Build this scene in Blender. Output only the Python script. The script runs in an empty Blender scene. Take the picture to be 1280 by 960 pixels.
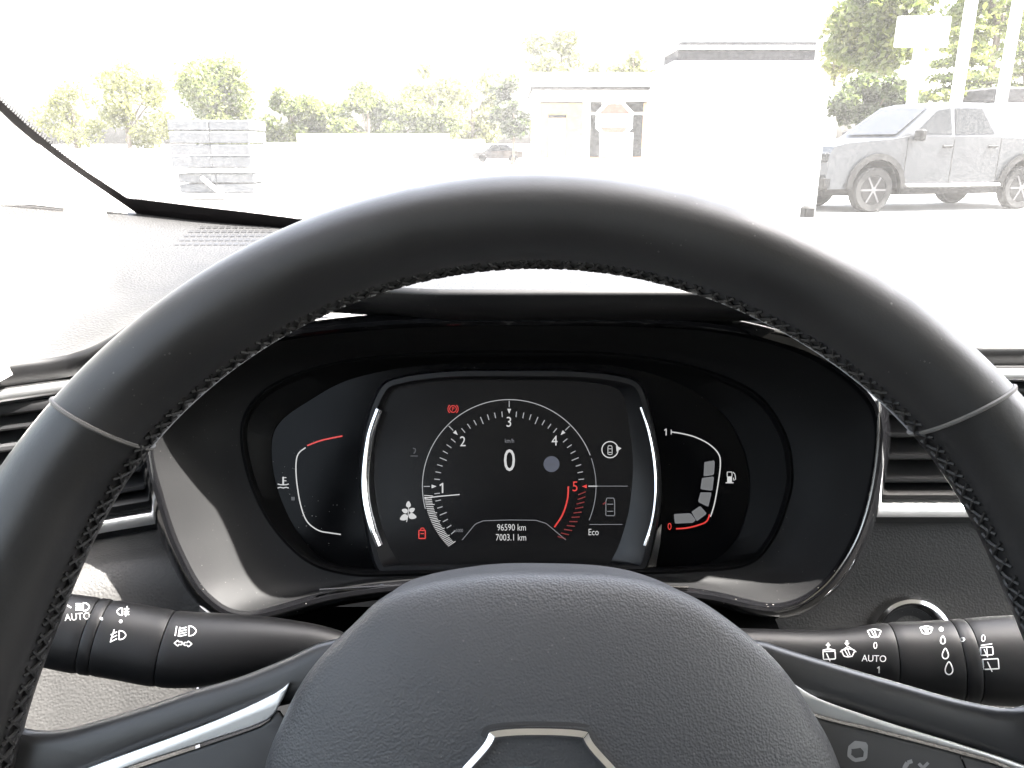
import bpy, bmesh, math, random
import numpy as np
from mathutils import Vector, Matrix
from mathutils.bvhtree import BVHTree
R = math.radians
random.seed(4); rng = np.random.default_rng(4)

# ------------------------------------------------------------------ camera, sky, sun, exposure
sc = bpy.context.scene
CAM = Vector((0, 0, 1.2)); PITCH = R(17.0); F = 985.0          # focal length in units of a 1280 px wide frame
cd = bpy.data.cameras.new('camera'); cam = bpy.data.objects.new('camera', cd); sc.collection.objects.link(cam)
cam.location = CAM; cam.rotation_euler = (R(90) - PITCH, 0, 0)
cd.sensor_width = 36; cd.lens = F / 1280 * 36; cd.clip_start = 0.01; cd.clip_end = 2000
sc.camera = cam
SUN_EL, SUN_AZ = R(60), R(93)                                   # azimuth: clockwise from straight ahead (+Y)
EXPO = 4.0
w = bpy.data.worlds.new('World'); sc.world = w; w.use_nodes = True
nt = w.node_tree; bg = nt.nodes['Background']
sky = nt.nodes.new('ShaderNodeTexSky'); sky.sky_type = 'NISHITA'; sky.sun_disc = False
sky.sun_elevation = SUN_EL; sky.sun_rotation = SUN_AZ; sky.air_density = 1.0; sky.dust_density = 6.0; sky.ozone_density = 1.0
hs = nt.nodes.new('ShaderNodeHueSaturation'); hs.inputs['Saturation'].default_value = .5   # hazy summer sky
nt.links.new(sky.outputs[0], hs.inputs['Color']); nt.links.new(hs.outputs[0], bg.inputs[0]); bg.inputs[1].default_value = 0.115
sl = bpy.data.lights.new('sun', 'SUN'); sl.energy = 4.0; sl.angle = R(0.53); sl.color = (1, 0.965, 0.91)
so = bpy.data.objects.new('sun', sl); sc.collection.objects.link(so)
SDIR = Vector((math.sin(SUN_AZ) * math.cos(SUN_EL), math.cos(SUN_AZ) * math.cos(SUN_EL), math.sin(SUN_EL)))
so.rotation_euler = SDIR.to_track_quat('Z', 'Y').to_euler(); so.location = (0, 0, 30)
vs = sc.view_settings; vs.view_transform = 'Standard'; vs.look = 'None'; vs.exposure = EXPO; vs.gamma = 1; vs.use_curve_mapping = False
sc.render.engine = 'CYCLES'; sc.cycles.use_denoising = True; sc.cycles.max_bounces = 8; sc.cycles.diffuse_bounces = 5
sc.cycles.transparent_max_bounces = 12; sc.cycles.caustics_reflective = False; sc.cycles.caustics_refractive = False
sc.cycles.sample_clamp_indirect = 4.0

# ------------------------------------------------------------------ helpers
fw = Vector((0, math.cos(PITCH), -math.sin(PITCH))); upv = Vector((0, math.sin(PITCH), math.cos(PITCH))); rt = Vector((1, 0, 0))
def ray(px, py): return fw + rt * ((px - 640) / F) + upv * ((480 - py) / F)
def W(px, py, d): return CAM + ray(px, py) * d
def onp(px, py, o, n):
    r = ray(px, py); t = (o - CAM).dot(n) / r.dot(n); return CAM + r * t
class Plane:
    def __init__(s, o, tilt):
        s.o = o; s.u = Vector((1, 0, 0)); s.v = Vector((0, math.sin(tilt), math.cos(tilt))); s.n = Vector((0, -math.cos(tilt), math.sin(tilt)))
    def at(s, px, py, h=0.0): return onp(px, py, s.o + s.n * h, s.n)
    def uv(s, px, py):
        d = s.at(px, py) - s.o; return d.dot(s.u), d.dot(s.v)
    def p(s, u, v, h=0.0): return s.o + s.u * u + s.v * v + s.n * h
def cr(pts, n, closed=False):
    """Catmull-Rom through pts, n points evenly by index"""
    P = [np.array(p, float) for p in pts]; m = len(P); out = []
    segs = m if closed else m - 1
    for i in range(n):
        t = i / n * segs if closed else i / (n - 1) * segs
        k = min(int(t), segs - 1); f = t - k
        if closed: a, b, c, d = P[(k-1) % m], P[k], P[(k+1) % m], P[(k+2) % m]
        else: a, b, c, d = P[max(k-1, 0)], P[k], P[k+1], P[min(k+2, m-1)]
        out.append(0.5 * ((2*b) + (c-a)*f + (2*a-5*b+4*c-d)*f*f + (3*b-a-3*c+d)*f**3))
    return out
def resample(pts, n, closed=False):
    P = np.array(pts, float)
    if closed: P = np.vstack([P, P[:1]])
    L = np.r_[0, np.cumsum(np.linalg.norm(np.diff(P, axis=0), axis=1))]
    t = np.linspace(0, L[-1], n + 1)[:-1] if closed else np.linspace(0, L[-1], n)
    return np.stack([np.interp(t, L, P[:, k]) for k in range(P.shape[1])], 1)
def inset(pts, d):
    """offset a closed 2D outline towards its inside by d"""
    P = np.array(pts); n = len(P); out = []
    area = 0.5 * sum(P[i][0]*P[(i+1) % n][1] - P[(i+1) % n][0]*P[i][1] for i in range(n)); s = 1 if area > 0 else -1
    for i in range(n):
        t = P[(i+1) % n] - P[i-1]; t = t / (np.linalg.norm(t) + 1e-9)
        out.append(P[i] + s * d * np.array([-t[1], t[0]]))
    return out
col = sc.collection
class MB:
    def __init__(s): s.v = []; s.f = []
    def add(s, vs, fs):
        b = len(s.v); s.v += [tuple(x) for x in vs]; s.f += [tuple(b + i for i in q) for q in fs]; return s
    def loft(s, rows, closed=False, cap0=False, cap1=False):
        n = len(rows[0]); vs = [p for r in rows for p in r]; fs = []
        for i in range(len(rows) - 1):
            for j in range(n if closed else n - 1):
                k = (j + 1) % n; fs.append((i*n+j, i*n+k, (i+1)*n+k, (i+1)*n+j))
        if cap0: fs.append(tuple(range(n))[::-1])
        if cap1: fs.append(tuple((len(rows)-1)*n + j for j in range(n)))
        return s.add(vs, fs)
    def tube(s, path, r, n=8, closed=False, flat=1.0):
        P = [Vector(p) for p in path]; m = len(P); rows = []; up0 = None
        for i in range(m):
            a = P[(i-1) % m] if closed or i > 0 else P[0]; b = P[(i+1) % m] if closed or i < m-1 else P[-1]
            t = (b - a).normalized()
            if up0 is None: up0 = t.orthogonal()
            x = (up0 - t * up0.dot(t)).normalized(); y = t.cross(x); up0 = x
            rr = r[i] if hasattr(r, '__len__') else r
            rows.append([P[i] + x * math.cos(2*math.pi*j/n) * rr + y * math.sin(2*math.pi*j/n) * rr * flat for j in range(n)])
        if closed: rows.append(rows[0])
        return s.loft(rows, True, not closed, not closed)
    def box(s, c, size, M=None, bev=0.0):
        c = Vector(c); x, y, z = [q / 2 for q in size]
        if bev <= 0:
            vs = [Vector((a*x, b*y, e*z)) for e in (-1, 1) for a, b in ((-1, -1), (1, -1), (1, 1), (-1, 1))]
            fs = [(3, 2, 1, 0), (4, 5, 6, 7), (0, 1, 5, 4), (1, 2, 6, 5), (2, 3, 7, 6), (3, 0, 4, 7)]
        else:
            b = min(bev, x*.95, y*.95, z*.95); vs = []; fs = []
            prof = [(x-b, y-b, -z), (x, y, -z+b), (x, y, z-b), (x-b, y-b, z)]
            for (X, Y, Z) in prof:
                q = min(b*.9, X*.9, Y*.9)
                vs += [Vector(p) for p in ((X-q, Y, Z), (-X+q, Y, Z), (-X, Y-q, Z), (-X, -Y+q, Z), (-X+q, -Y, Z), (X-q, -Y, Z), (X, -Y+q, Z), (X, Y-q, Z))]
            for i in range(3):
                for j in range(8): fs.append((i*8+j, i*8+(j+1) % 8, (i+1)*8+(j+1) % 8, (i+1)*8+j))
            fs += [tuple(range(8))[::-1], tuple(range(24, 32))]
        return s.add([(M @ v if M else v) + c for v in vs], fs)
    def disc(s, c, n, r, k=24, h=0.0):
        c = Vector(c); n = Vector(n).normalized(); x = n.orthogonal().normalized(); y = n.cross(x)
        return s.add([c + x*math.cos(2*math.pi*j/k)*r + y*math.sin(2*math.pi*j/k)*r for j in range(k)], [tuple(range(k))])
    def lathe(s, c, ax, prof, k=32):
        """prof: list of (radius, offset along axis)"""
        c = Vector(c); ax = Vector(ax).normalized(); x = ax.orthogonal().normalized(); y = ax.cross(x)
        rows = [[c + ax*h + (x*math.cos(2*math.pi*j/k) + y*math.sin(2*math.pi*j/k)) * r for j in range(k)] for r, h in prof]
        return s.loft(rows, True, prof[0][0] > 1e-5, prof[-1][0] > 1e-5)
    def build(s, name, mat, parent=None, smooth=True, fix=True, angle=40):
        me = bpy.data.meshes.new(name); me.from_pydata(s.v, [], s.f)
        if fix:
            bm = bmesh.new(); bm.from_mesh(me); bmesh.ops.remove_doubles(bm, verts=bm.verts, dist=1e-6)
            bmesh.ops.recalc_face_normals(bm, faces=bm.faces); bm.to_mesh(me); bm.free()
        if smooth:
            me.polygons.foreach_set('use_smooth', [True] * len(me.polygons))
            try: me.set_sharp_from_angle(angle=R(angle))
            except Exception: pass
        me.materials.append(mat)
        return link(name, me, parent)
def link(name, me, parent=None):
    o = bpy.data.objects.new(name, me); col.objects.link(o)
    if parent is not None:
        o.parent = parent
        M = Matrix.Identity(4); q = parent
        o.matrix_parent_inverse = base_of(parent).inverted()
    return o
BASE = {}
def base_of(o):
    return BASE.get(o.name, Matrix.Identity(4))
def tag(o, label, cat, group=None, kind=None):
    o['label'] = label; o['category'] = cat
    if group: o['group'] = group
    if kind: o['kind'] = kind
    return o
def thing(name, loc, label, cat, group=None):
    o = bpy.data.objects.new(name, None); col.objects.link(o); o.location = loc; o.empty_display_size = .05
    BASE[o.name] = Matrix.Translation(Vector(loc)); return tag(o, label, cat, group)
def copy_tree(o, parent=None):
    c = o.copy(); col.objects.link(c)
    if parent is not None: c.parent = parent
    for ch in [k for k in col.objects if k.parent == o]: copy_tree(ch, c)
    return c

# ------------------------------------------------------------------ materials
MATS = {}
def mat(name, color, rough=.5, metal=0.0, bump=None, var=0.0, vscale=8.0, dust=0.0, dscale=900, spec=.5, coat=0.0, rvar=0.0, sheen=0.0):
    """bump=(scale, strength, distance, kind)"""
    if name in MATS: return MATS[name]
    m = bpy.data.materials.new(name); m.use_nodes = True; t = m.node_tree; b = t.nodes['Principled BSDF']
    N = t.nodes.new; L = t.links.new
    b.inputs['Roughness'].default_value = rough; b.inputs['Metallic'].default_value = metal
    b.inputs['Specular IOR Level'].default_value = spec; b.inputs['Coat Weight'].default_value = coat; b.inputs['Coat Roughness'].default_value = .08
    b.inputs['Base Color'].default_value = (*color, 1)
    b.inputs['Sheen Weight'].default_value = sheen; b.inputs['Sheen Roughness'].default_value = .35
    tc = N('ShaderNodeTexCoord'); cur = None
    if var > 0:
        n = N('ShaderNodeTexNoise'); n.inputs['Scale'].default_value = vscale; n.inputs['Detail'].default_value = 5; L(tc.outputs['Object'], n.inputs['Vector'])
        mp = N('ShaderNodeMapRange'); mp.inputs['From Min'].default_value = .3; mp.inputs['From Max'].default_value = .7
        mp.inputs['To Min'].default_value = 1 - var; mp.inputs['To Max'].default_value = 1 + var; L(n.outputs['Fac'], mp.inputs['Value'])
        mx = N('ShaderNodeMix'); mx.data_type = 'RGBA'; mx.blend_type = 'MULTIPLY'; mx.inputs['Factor'].default_value = 1
        mx.inputs['A'].default_value = (*color, 1); L(mp.outputs[0], mx.inputs['B']); cur = mx.outputs['Result']; L(cur, b.inputs['Base Color'])
    if rvar > 0:
        n = N('ShaderNodeTexNoise'); n.inputs['Scale'].default_value = 30; n.inputs['Detail'].default_value = 4; L(tc.outputs['Object'], n.inputs['Vector'])
        mp = N('ShaderNodeMapRange'); mp.inputs['From Min'].default_value = .3; mp.inputs['From Max'].default_value = .7
        mp.inputs['To Min'].default_value = rough - rvar; mp.inputs['To Max'].default_value = rough + rvar; L(n.outputs['Fac'], mp.inputs['Value']); L(mp.outputs[0], b.inputs['Roughness'])
    if dust > 0:
        v = N('ShaderNodeTexVoronoi'); v.inputs['Scale'].default_value = dscale; L(tc.outputs['Object'], v.inputs['Vector'])
        v.inputs['Randomness'].default_value = 1
        n = N('ShaderNodeTexNoise'); n.inputs['Scale'].default_value = 14; L(tc.outputs['Object'], n.inputs['Vector'])
        # a speck where the cell's own random value is high and the point is near the cell centre
        gt = N('ShaderNodeMath'); gt.operation = 'GREATER_THAN'; sp = N('ShaderNodeSeparateColor'); L(v.outputs['Color'], sp.inputs[0]); L(sp.outputs[0], gt.inputs[0]); gt.inputs[1].default_value = .92
        lt = N('ShaderNodeMath'); lt.operation = 'LESS_THAN'; L(v.outputs['Distance'], lt.inputs[0])
        ra = N('ShaderNodeMath'); ra.operation = 'MULTIPLY'; ra.inputs[1].default_value = .28; L(sp.outputs[1], ra.inputs[0]); L(ra.outputs[0], lt.inputs[1])
        nn = N('ShaderNodeMath'); nn.operation = 'GREATER_THAN'; L(n.outputs['Fac'], nn.inputs[0]); nn.inputs[1].default_value = .52
        m1 = N('ShaderNodeMath'); m1.operation = 'MULTIPLY'; L(gt.outputs[0], m1.inputs[0]); L(lt.outputs[0], m1.inputs[1])
        m2 = N('ShaderNodeMath'); m2.operation = 'MULTIPLY'; L(m1.outputs[0], m2.inputs[0]); L(nn.outputs[0], m2.inputs[1])
        m3 = N('ShaderNodeMath'); m3.operation = 'MULTIPLY'; L(m2.outputs[0], m3.inputs[0]); m3.inputs[1].default_value = dust
        mx = N('ShaderNodeMix'); mx.data_type = 'RGBA'; L(m3.outputs[0], mx.inputs['Factor'])
        if cur: L(cur, mx.inputs['A'])
        else: mx.inputs['A'].default_value = (*color, 1)
        mx.inputs['B'].default_value = (.45, .43, .4, 1); L(mx.outputs['Result'], b.inputs['Base Color'])
    if bump:
        s_, st, di, kind = bump
        if kind == 'voronoi':
            n = N('ShaderNodeTexVoronoi'); n.feature = 'SMOOTH_F1'; n.inputs['Scale'].default_value = s_; outn = n.outputs['Distance']
        else:
            n = N('ShaderNodeTexNoise'); n.inputs['Scale'].default_value = s_; n.inputs['Detail'].default_value = 3; outn = n.outputs['Fac']
        L(tc.outputs['Object'], n.inputs['Vector'])
        bp = N('ShaderNodeBump'); bp.inputs['Strength'].default_value = st; bp.inputs['Distance'].default_value = di
        L(outn, bp.inputs['Height']); L(bp.outputs[0], b.inputs['Normal'])
    MATS[name] = m; return m
def glow(name, color, lin):
    """a lit pixel: reads as linear value lin after the exposure"""
    if name in MATS: return MATS[name]
    m = bpy.data.materials.new(name); m.use_nodes = True; t = m.node_tree; b = t.nodes['Principled BSDF']
    b.inputs['Base Color'].default_value = (.01, .01, .01, 1); b.inputs['Roughness'].default_value = .4
    b.inputs['Emission Color'].default_value = (*color, 1); b.inputs['Emission Strength'].default_value = lin / 2 ** EXPO
    MATS[name] = m; return m
LEATHER = mat('black_leather', (.010, .0095, .0097), .48, bump=(1100, .10, .0003, 'noise'), rvar=.11, dust=.12, dscale=800, spec=.6, sheen=.35, var=.15, vscale=40)
GRIP = mat('grip_leather', (.016, .0155, .0155), .36, bump=(700, .15, .0004, 'noise'), rvar=.06, var=.15, vscale=40)
THREAD = mat('dark_thread', (.008, .0074, .0072), .6)
SEAM = mat('pale_seam', (.10, .095, .09), .6)
PAD = mat('pad_plastic', (.044, .045, .048), .5, bump=(1500, .55, .00035, 'voronoi'), dust=.10, dscale=900, rvar=.04, var=.06, vscale=20)
DASH = mat('dash_plastic', (.014, .014, .0142), .6, bump=(750, .8, .0006, 'voronoi'), spec=.35, rvar=.05, var=.06, vscale=30)
DASHL = mat('lower_dash_plastic', (.034, .033, .032), .6, bump=(750, .5, .0005, 'voronoi'), var=.08, vscale=30)
SATIN = mat('satin_black', (.0075, .0075, .008), .45, bump=(1400, .1, .0002, 'noise'), rvar=.05, dust=.25, dscale=900, spec=.35)
FUNNEL = mat('funnel_plastic', (.0075, .0075, .0078), .58, bump=(1400, .1, .0002, 'noise'), rvar=.04, dust=.08, dscale=900, spec=.16)
GLOSS = mat('gloss_black', (.004, .004, .0045), .10, dust=.3, dscale=600, rvar=.03)
WINDOWBLK = mat('gauge_window_black', (.0022, .0022, .0026), .16, dust=.4, dscale=900, rvar=.04, spec=.08)
CHROME = mat('chrome', (.82, .82, .83), .10, 1.0)
SILVER = mat('satin_silver', (.80, .80, .80), .36, 1.0, var=.05, vscale=60)
DARKCH = mat('dark_chrome', (.30, .29, .28), .14, 1.0)
STALK = mat('stalk_plastic', (.0075, .0075, .008), .45, spec=.35, bump=(1500, .08, .0002, 'noise'), rvar=.04)
SPOKE = mat('spoke_plastic', (.030, .030, .031), .36, bump=(1200, .1, .0002, 'noise'), rvar=.04)
BUTTON = mat('button_plastic', (.022, .022, .023), .45)
VENTBLK = mat('vent_black', (.008, .008, .0085), .5)
SLATM = mat('slat_plastic', (.03, .03, .031), .38)
WPRINT = mat('white_print', (.75, .75, .73), .5)
GPRINT = mat('grey_print', (.22, .22, .22), .5)
FRIT = mat('frit_black', (.006, .0055, .006), .6, spec=.08)
TRIM = mat('pillar_trim', (.72, .70, .67), .8, bump=(500, .3, .0005, 'noise'))
HEAD = mat('headliner', (.42, .41, .39), .9, bump=(600, .3, .0006, 'noise'))
FABRIC = mat('seat_fabric', (.03, .03, .032), .85, bump=(400, .4, .0008, 'noise'))
CARPET = mat('carpet', (.02, .02, .02), .95, bump=(300, .5, .001, 'noise'))
PAINT = mat('car_paint', (.35, .35, .36), .25, .3, coat=.6)
def dusty_glass(name, dust, tint=(1, 1, 1), glare_fade=None):
    m = bpy.data.materials.new(name); m.use_nodes = True; t = m.node_tree; N = t.nodes.new; L = t.links.new
    t.nodes.remove(t.nodes['Principled BSDF']); out = t.nodes['Material Output']
    tr = N('ShaderNodeBsdfTransparent'); tr.inputs[0].default_value = (*tint, 1)
    df = N('ShaderNodeBsdfDiffuse'); df.inputs[0].default_value = (.8, .79, .77, 1)
    tl = N('ShaderNodeBsdfTranslucent'); tl.inputs[0].default_value = (.9, .89, .87, 1)
    d2 = N('ShaderNodeMixShader'); d2.inputs[0].default_value = .75; L(df.outputs[0], d2.inputs[1]); L(tl.outputs[0], d2.inputs[2])
    tc = N('ShaderNodeTexCoord'); n = N('ShaderNodeTexNoise'); n.inputs['Scale'].default_value = 5; n.inputs['Detail'].default_value = 6; L(tc.outputs['Object'], n.inputs['Vector'])
    n2 = N('ShaderNodeTexNoise'); n2.inputs['Scale'].default_value = 420; n2.inputs['Detail'].default_value = 2; L(tc.outputs['Object'], n2.inputs['Vector'])
    mp = N('ShaderNodeMapRange'); mp.inputs['From Min'].default_value = .3; mp.inputs['From Max'].default_value = .7; mp.inputs['To Min'].default_value = dust*.7; mp.inputs['To Max'].default_value = dust*1.3
    L(n.outputs['Fac'], mp.inputs['Value'])
    m2 = N('ShaderNodeMapRange'); m2.inputs['From Min'].default_value = .35; m2.inputs['From Max'].default_value = .7; m2.inputs['To Min'].default_value = .7; m2.inputs['To Max'].default_value = 1.5
    L(n2.outputs['Fac'], m2.inputs['Value'])
    mu = N('ShaderNodeMath'); mu.operation = 'MULTIPLY'; L(mp.outputs[0], mu.inputs[0]); L(m2.outputs[0], mu.inputs[1])
    if glare_fade:                                                    # glare put in as thicker dust, thinning to the passenger side: (x from, x to, factor)
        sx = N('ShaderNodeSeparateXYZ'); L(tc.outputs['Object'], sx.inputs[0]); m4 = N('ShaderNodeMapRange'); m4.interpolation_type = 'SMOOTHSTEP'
        m4.inputs['From Min'].default_value = glare_fade[0]; m4.inputs['From Max'].default_value = glare_fade[1]; m4.inputs['To Min'].default_value = 1; m4.inputs['To Max'].default_value = glare_fade[2]; L(sx.outputs[0], m4.inputs['Value'])
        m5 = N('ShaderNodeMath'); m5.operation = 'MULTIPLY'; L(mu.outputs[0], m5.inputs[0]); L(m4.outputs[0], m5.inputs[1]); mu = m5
    mx = N('ShaderNodeMixShader'); L(mu.outputs[0], mx.inputs[0]); L(tr.outputs[0], mx.inputs[1]); L(d2.outputs[0], mx.inputs[2])
    gl = N('ShaderNodeBsdfGlossy'); gl.inputs['Roughness'].default_value = .02
    m3 = N('ShaderNodeMixShader'); m3.inputs[0].default_value = .03; L(mx.outputs[0], m3.inputs[1]); L(gl.outputs[0], m3.inputs[2])
    L(m3.outputs[0], out.inputs[0]); return m
GLASS = dusty_glass('dust_glare_windscreen_glass', .047, glare_fade=(.0, .22, .48))
GLASS3 = dusty_glass('privacy_glass', .01, (.12, .13, .13))
GLASS2 = dusty_glass('side_window_glass', .02, (.7, .72, .7))

# ------------------------------------------------------------------ GROUND (exterior setting)
def ground_mat():
    m = bpy.data.materials.new('pale_gravel_ground'); m.use_nodes = True; t = m.node_tree; b = t.nodes['Principled BSDF']; N = t.nodes.new; L = t.links.new
    tc = N('ShaderNodeTexCoord'); n = N('ShaderNodeTexNoise'); n.inputs['Scale'].default_value = .25; n.inputs['Detail'].default_value = 8; L(tc.outputs['Object'], n.inputs['Vector'])
    n2 = N('ShaderNodeTexNoise'); n2.inputs['Scale'].default_value = 25; n2.inputs['Detail'].default_value = 4; L(tc.outputs['Object'], n2.inputs['Vector'])
    a = N('ShaderNodeMix'); a.data_type = 'RGBA'; a.inputs['A'].default_value = (.25, .24, .225, 1); a.inputs['B'].default_value = (.38, .37, .35, 1); L(n.outputs['Fac'], a.inputs['Factor'])
    c = N('ShaderNodeMix'); c.data_type = 'RGBA'; c.blend_type = 'MULTIPLY'; c.inputs['Factor'].default_value = .5; L(a.outputs['Result'], c.inputs['A']); L(n2.outputs['Fac'], c.inputs['B'])
    L(c.outputs['Result'], b.inputs['Base Color']); b.inputs['Roughness'].default_value = .9
    bp = N('ShaderNodeBump'); bp.inputs['Strength'].default_value = .4; bp.inputs['Distance'].default_value = .02; L(n2.outputs['Fac'], bp.inputs['Height']); L(bp.outputs[0], b.inputs['Normal'])
    return m
g = MB().add([(-600, -600, 0), (600, -600, 0), (600, 900, 0), (-600, 900, 0)], [(0, 1, 2, 3)]).build('ground', ground_mat(), smooth=False); g['kind'] = 'structure'

# ------------------------------------------------------------------ STEERING WHEEL
WC = CAM + Vector((.008, .182, -.178)); WP = Plane(WC, R(25)); RM = .170
wheel = thing('steering_wheel', WC, 'black leather steering wheel with silver spoke trim filling the driver side', 'steering wheel')
def rim_r(th):
    """radial half thickness: thumb grips swell a little below ten and two"""
    d = min(abs((th - a + 180) % 360 - 180) for a in (18, 162))
    return .0143 + .0030 * math.exp(-(d / 16) ** 2)
def rim_pt(th, ph, k=1.0, grow=0.0):
    t = R(th); ra = rim_r(th) * k + grow; rb = .0178 * k + grow
    d = min(abs((th - a + 180) % 360 - 180) for a in (18, 162)); RC = RM - .0018 * math.exp(-(d / 16) ** 2)
    c, s = math.cos(R(ph)), math.sin(R(ph))
    rr = RC + ra * c; return WP.p(rr * math.cos(t), rr * math.sin(t), rb * s)
def theta_of(px, py, h=.012):
    p = WP.at(px, py, h) - WC; return math.degrees(math.atan2(p.dot(WP.v), p.dot(WP.u)))
SE = {}
for key, po, pi in (('l', (62, 503), (180, 576)), ('r', (1272, 487), (1166, 546))):
    SE[key] = (theta_of(*po), theta_of(*pi))
def seam_th(key, ph):
    o, i = SE[key]; f = (1 + math.cos(R(ph))) / 2; return i + (o - i) * f
NP = 32
def rim_section(name, f0, f1, n, m, k=1.0):
    rows = []
    for i in range(n + 1):
        f = i / n; row = []
        for j in range(NP):
            ph = 360 * j / NP; a, b = f0(ph), f1(ph); row.append(rim_pt(a + (b - a) * f, ph, k))
        rows.append(row)
    return MB().loft(rows, True).build(name, m, wheel)
top = rim_section('rim', lambda ph: seam_th('r', ph), lambda ph: seam_th('l', ph), 90, LEATHER)
low = rim_section('grip', lambda ph: seam_th('l', ph), lambda ph: seam_th('r', ph) + 360, 170, GRIP, .995)
for key in 'lr':
    path = [rim_pt(seam_th(key, 360 * j / 48), 360 * j / 48, 1.0, .0001) for j in range(48)]
    MB().tube(path, .0007, 6, True).build('seam', SEAM, top)
# braided stitching on the inner edge
st = MB()
th = -60.0
while th < 240:
    for s in (1, -1):
        pts = []
        for q in range(5):
            f = q / 4 - .5
            pts.append(rim_pt(th + s * f * 1.9 + .5 * s, 176 + f * 20 + random.uniform(-1, 1), 1.0, .0000 + .0006 * math.cos(f * 3)))
        st.tube(pts, .00058, 5)
    th += 1.75 + random.uniform(-.22, .22)
sto = st.build('stitching', THREAD, top); sto['kind'] = 'stuff'
# airbag cover
HP = Plane(WC - WP.n * .006, R(25))
hub_px = [(690, 716), (595, 719), (491, 741), (437, 784), (385, 839), (352, 899), (328, 962), (318, 1050), (360, 1140), (480, 1210), (690, 1235), (900, 1210), (1030, 1140), (1072, 1050), (1052, 958), (1020, 893), (970, 824), (901, 767), (847, 738), (781, 721)]
HP8 = Plane(HP.o + HP.n * .009, R(25))
hub = [HP8.uv(*p) for p in cr(hub_px, 120, True)]
hc = np.array(HP8.uv(685, 960))
rows = []
for t, h in ((.99, -.030), (.995, -.010), (1.0, .004), (.998, .0075), (.99, .0100), (.975, .0120), (.95, .0138), (.92, .0152), (.88, .0166), (.8, .0188), (.7, .0208), (.55, .0228), (.4, .0240), (.25, .0246), (.1, .0250)):
    rows.append([HP.p(*(hc + (np.array(p) - hc) * t), h) for p in hub])
pad = MB().loft(rows, True, False, True).build('airbag_cover', PAD, wheel, angle=60)
bvh_pad = BVHTree.FromPolygons([v.co for v in pad.data.vertices], [p.vertices[:] for p in pad.data.polygons])
# emblem: chrome frame with a dark field
def hit(bvh, px, py, off=0.0):
    d = ray(px, py).normalized(); loc, nor, _, _ = bvh.ray_cast(CAM, d)
    if loc is None: return None
    if nor.dot(d) > 0: nor = -nor
    return loc + nor * off
em_o = [(623, 911), (724, 911), (745, 930), (800, 1010), (745, 1095), (724, 1110), (623, 1110), (602, 1095), (548, 1010), (602, 930)]
EP = Plane(hit(bvh_pad, 674, 935) - WP.n * .001, R(23))
def emb_row(d, h): return [EP.at(*p, h) for p in inset(cr(em_o, 80, True), d)]
em = MB().loft([emb_row(-7, -.008), emb_row(-7, .0004), emb_row(-1, .0005)], True).build('emblem_recess', BUTTON, pad)
MB().loft([emb_row(0, -.004), emb_row(0, .0022), emb_row(2, .0034), emb_row(10, .0038), emb_row(14, .0028), emb_row(16, -.002)], True).build('emblem', CHROME, pad)
def emb_scaled(k, h): return [EP.at(674 + (p[0] - 674) * k, 1010 + (p[1] - 1010) * k, h) for p in cr(em_o, 80, True)]
MB().loft([emb_row(14, -.0005), emb_scaled(.5, -.0015), emb_scaled(.05, -.0015)], True, False, True).build('emblem_field', GLOSS, pad)
MB().loft([emb_scaled(.60, -.002), emb_scaled(.58, .0008), emb_scaled(.5, .0014), emb_scaled(.05, .0016)], True, False, True).build('emblem_core', mat('emblem_blue_grey', (.10, .13, .15), .25, .6), pad)
# spokes
SP = Plane(WC - WP.n * .012, R(25))
def slab(name, pts, h0, h1, bev, m, parent, n=72, plane=SP, close=True):
    o = resample(cr(pts, 200, True), n, True)
    rows = [[plane.at(*p, h0) for p in o], [plane.at(*p, h1 - bev) for p in o]]
    for k in range(1, 4):
        a = k / 3 * math.pi / 2; px_in = bev / .00024 * (1 - math.cos(a))
        rows.append([plane.at(*p, h1 - bev + bev * math.sin(a)) for p in inset(o, px_in)])
    return MB().loft(rows, True, True, True).build(name, m, parent)
for side in 'lr':
    if side == 'l':
        arm = [(450, 800), (402, 803), (360, 822), (300, 846), (244, 862), (185, 882), (125, 900), (70, 913), (15, 905), (-60, 860), (-90, 960), (-60, 1030), (60, 1000), (160, 950), (250, 915), (340, 885), (440, 860)]
        trim = [(362, 853), (345, 866), (290, 892), (219, 920), (109, 960), (40, 990), (10, 1010), (60, 1004), (156, 961), (259, 927), (331, 902), (350, 880)]
        panel = [(350, 888), (331, 905), (259, 931), (156, 966), (90, 995), (60, 1040), (120, 1120), (250, 1150), (350, 1130), (400, 1000)]
    else:
        arm = [(890, 800), (945, 800), (985, 812), (1057, 834), (1126, 854), (1206, 876), (1270, 884), (1330, 860), (1400, 850), (1420, 950), (1380, 1010), (1300, 975), (1206, 935), (1110, 905), (1030, 880), (920, 860)]
        trim = [(986, 851), (1005, 863), (1033, 877), (1110, 903), (1200, 930), (1280, 956), (1340, 985), (1320, 990), (1259, 957), (1206, 940), (1099, 912), (1017, 891), (998, 870)]
        panel = [(1000, 876), (1017, 895), (1099, 916), (1206, 944), (1262, 963), (1310, 1000), (1300, 1100), (1180, 1150), (1040, 1130), (980, 1000)]
    arm_o = slab('spoke', arm, -.018, .006, .0042, SPOKE, wheel)
    slab('spoke_trim', trim, -.004, .0085, .0005, SILVER, arm_o)
    pn = slab('button_panel', panel, -.006, .0072, .0012, BUTTON, arm_o)
    bv = BVHTree.FromPolygons([v.co for v in pn.data.vertices], [p.vertices[:] for p in pn.data.polygons])
    if side == 'r': BV_PANEL, PANEL_R = bv, pn

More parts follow.
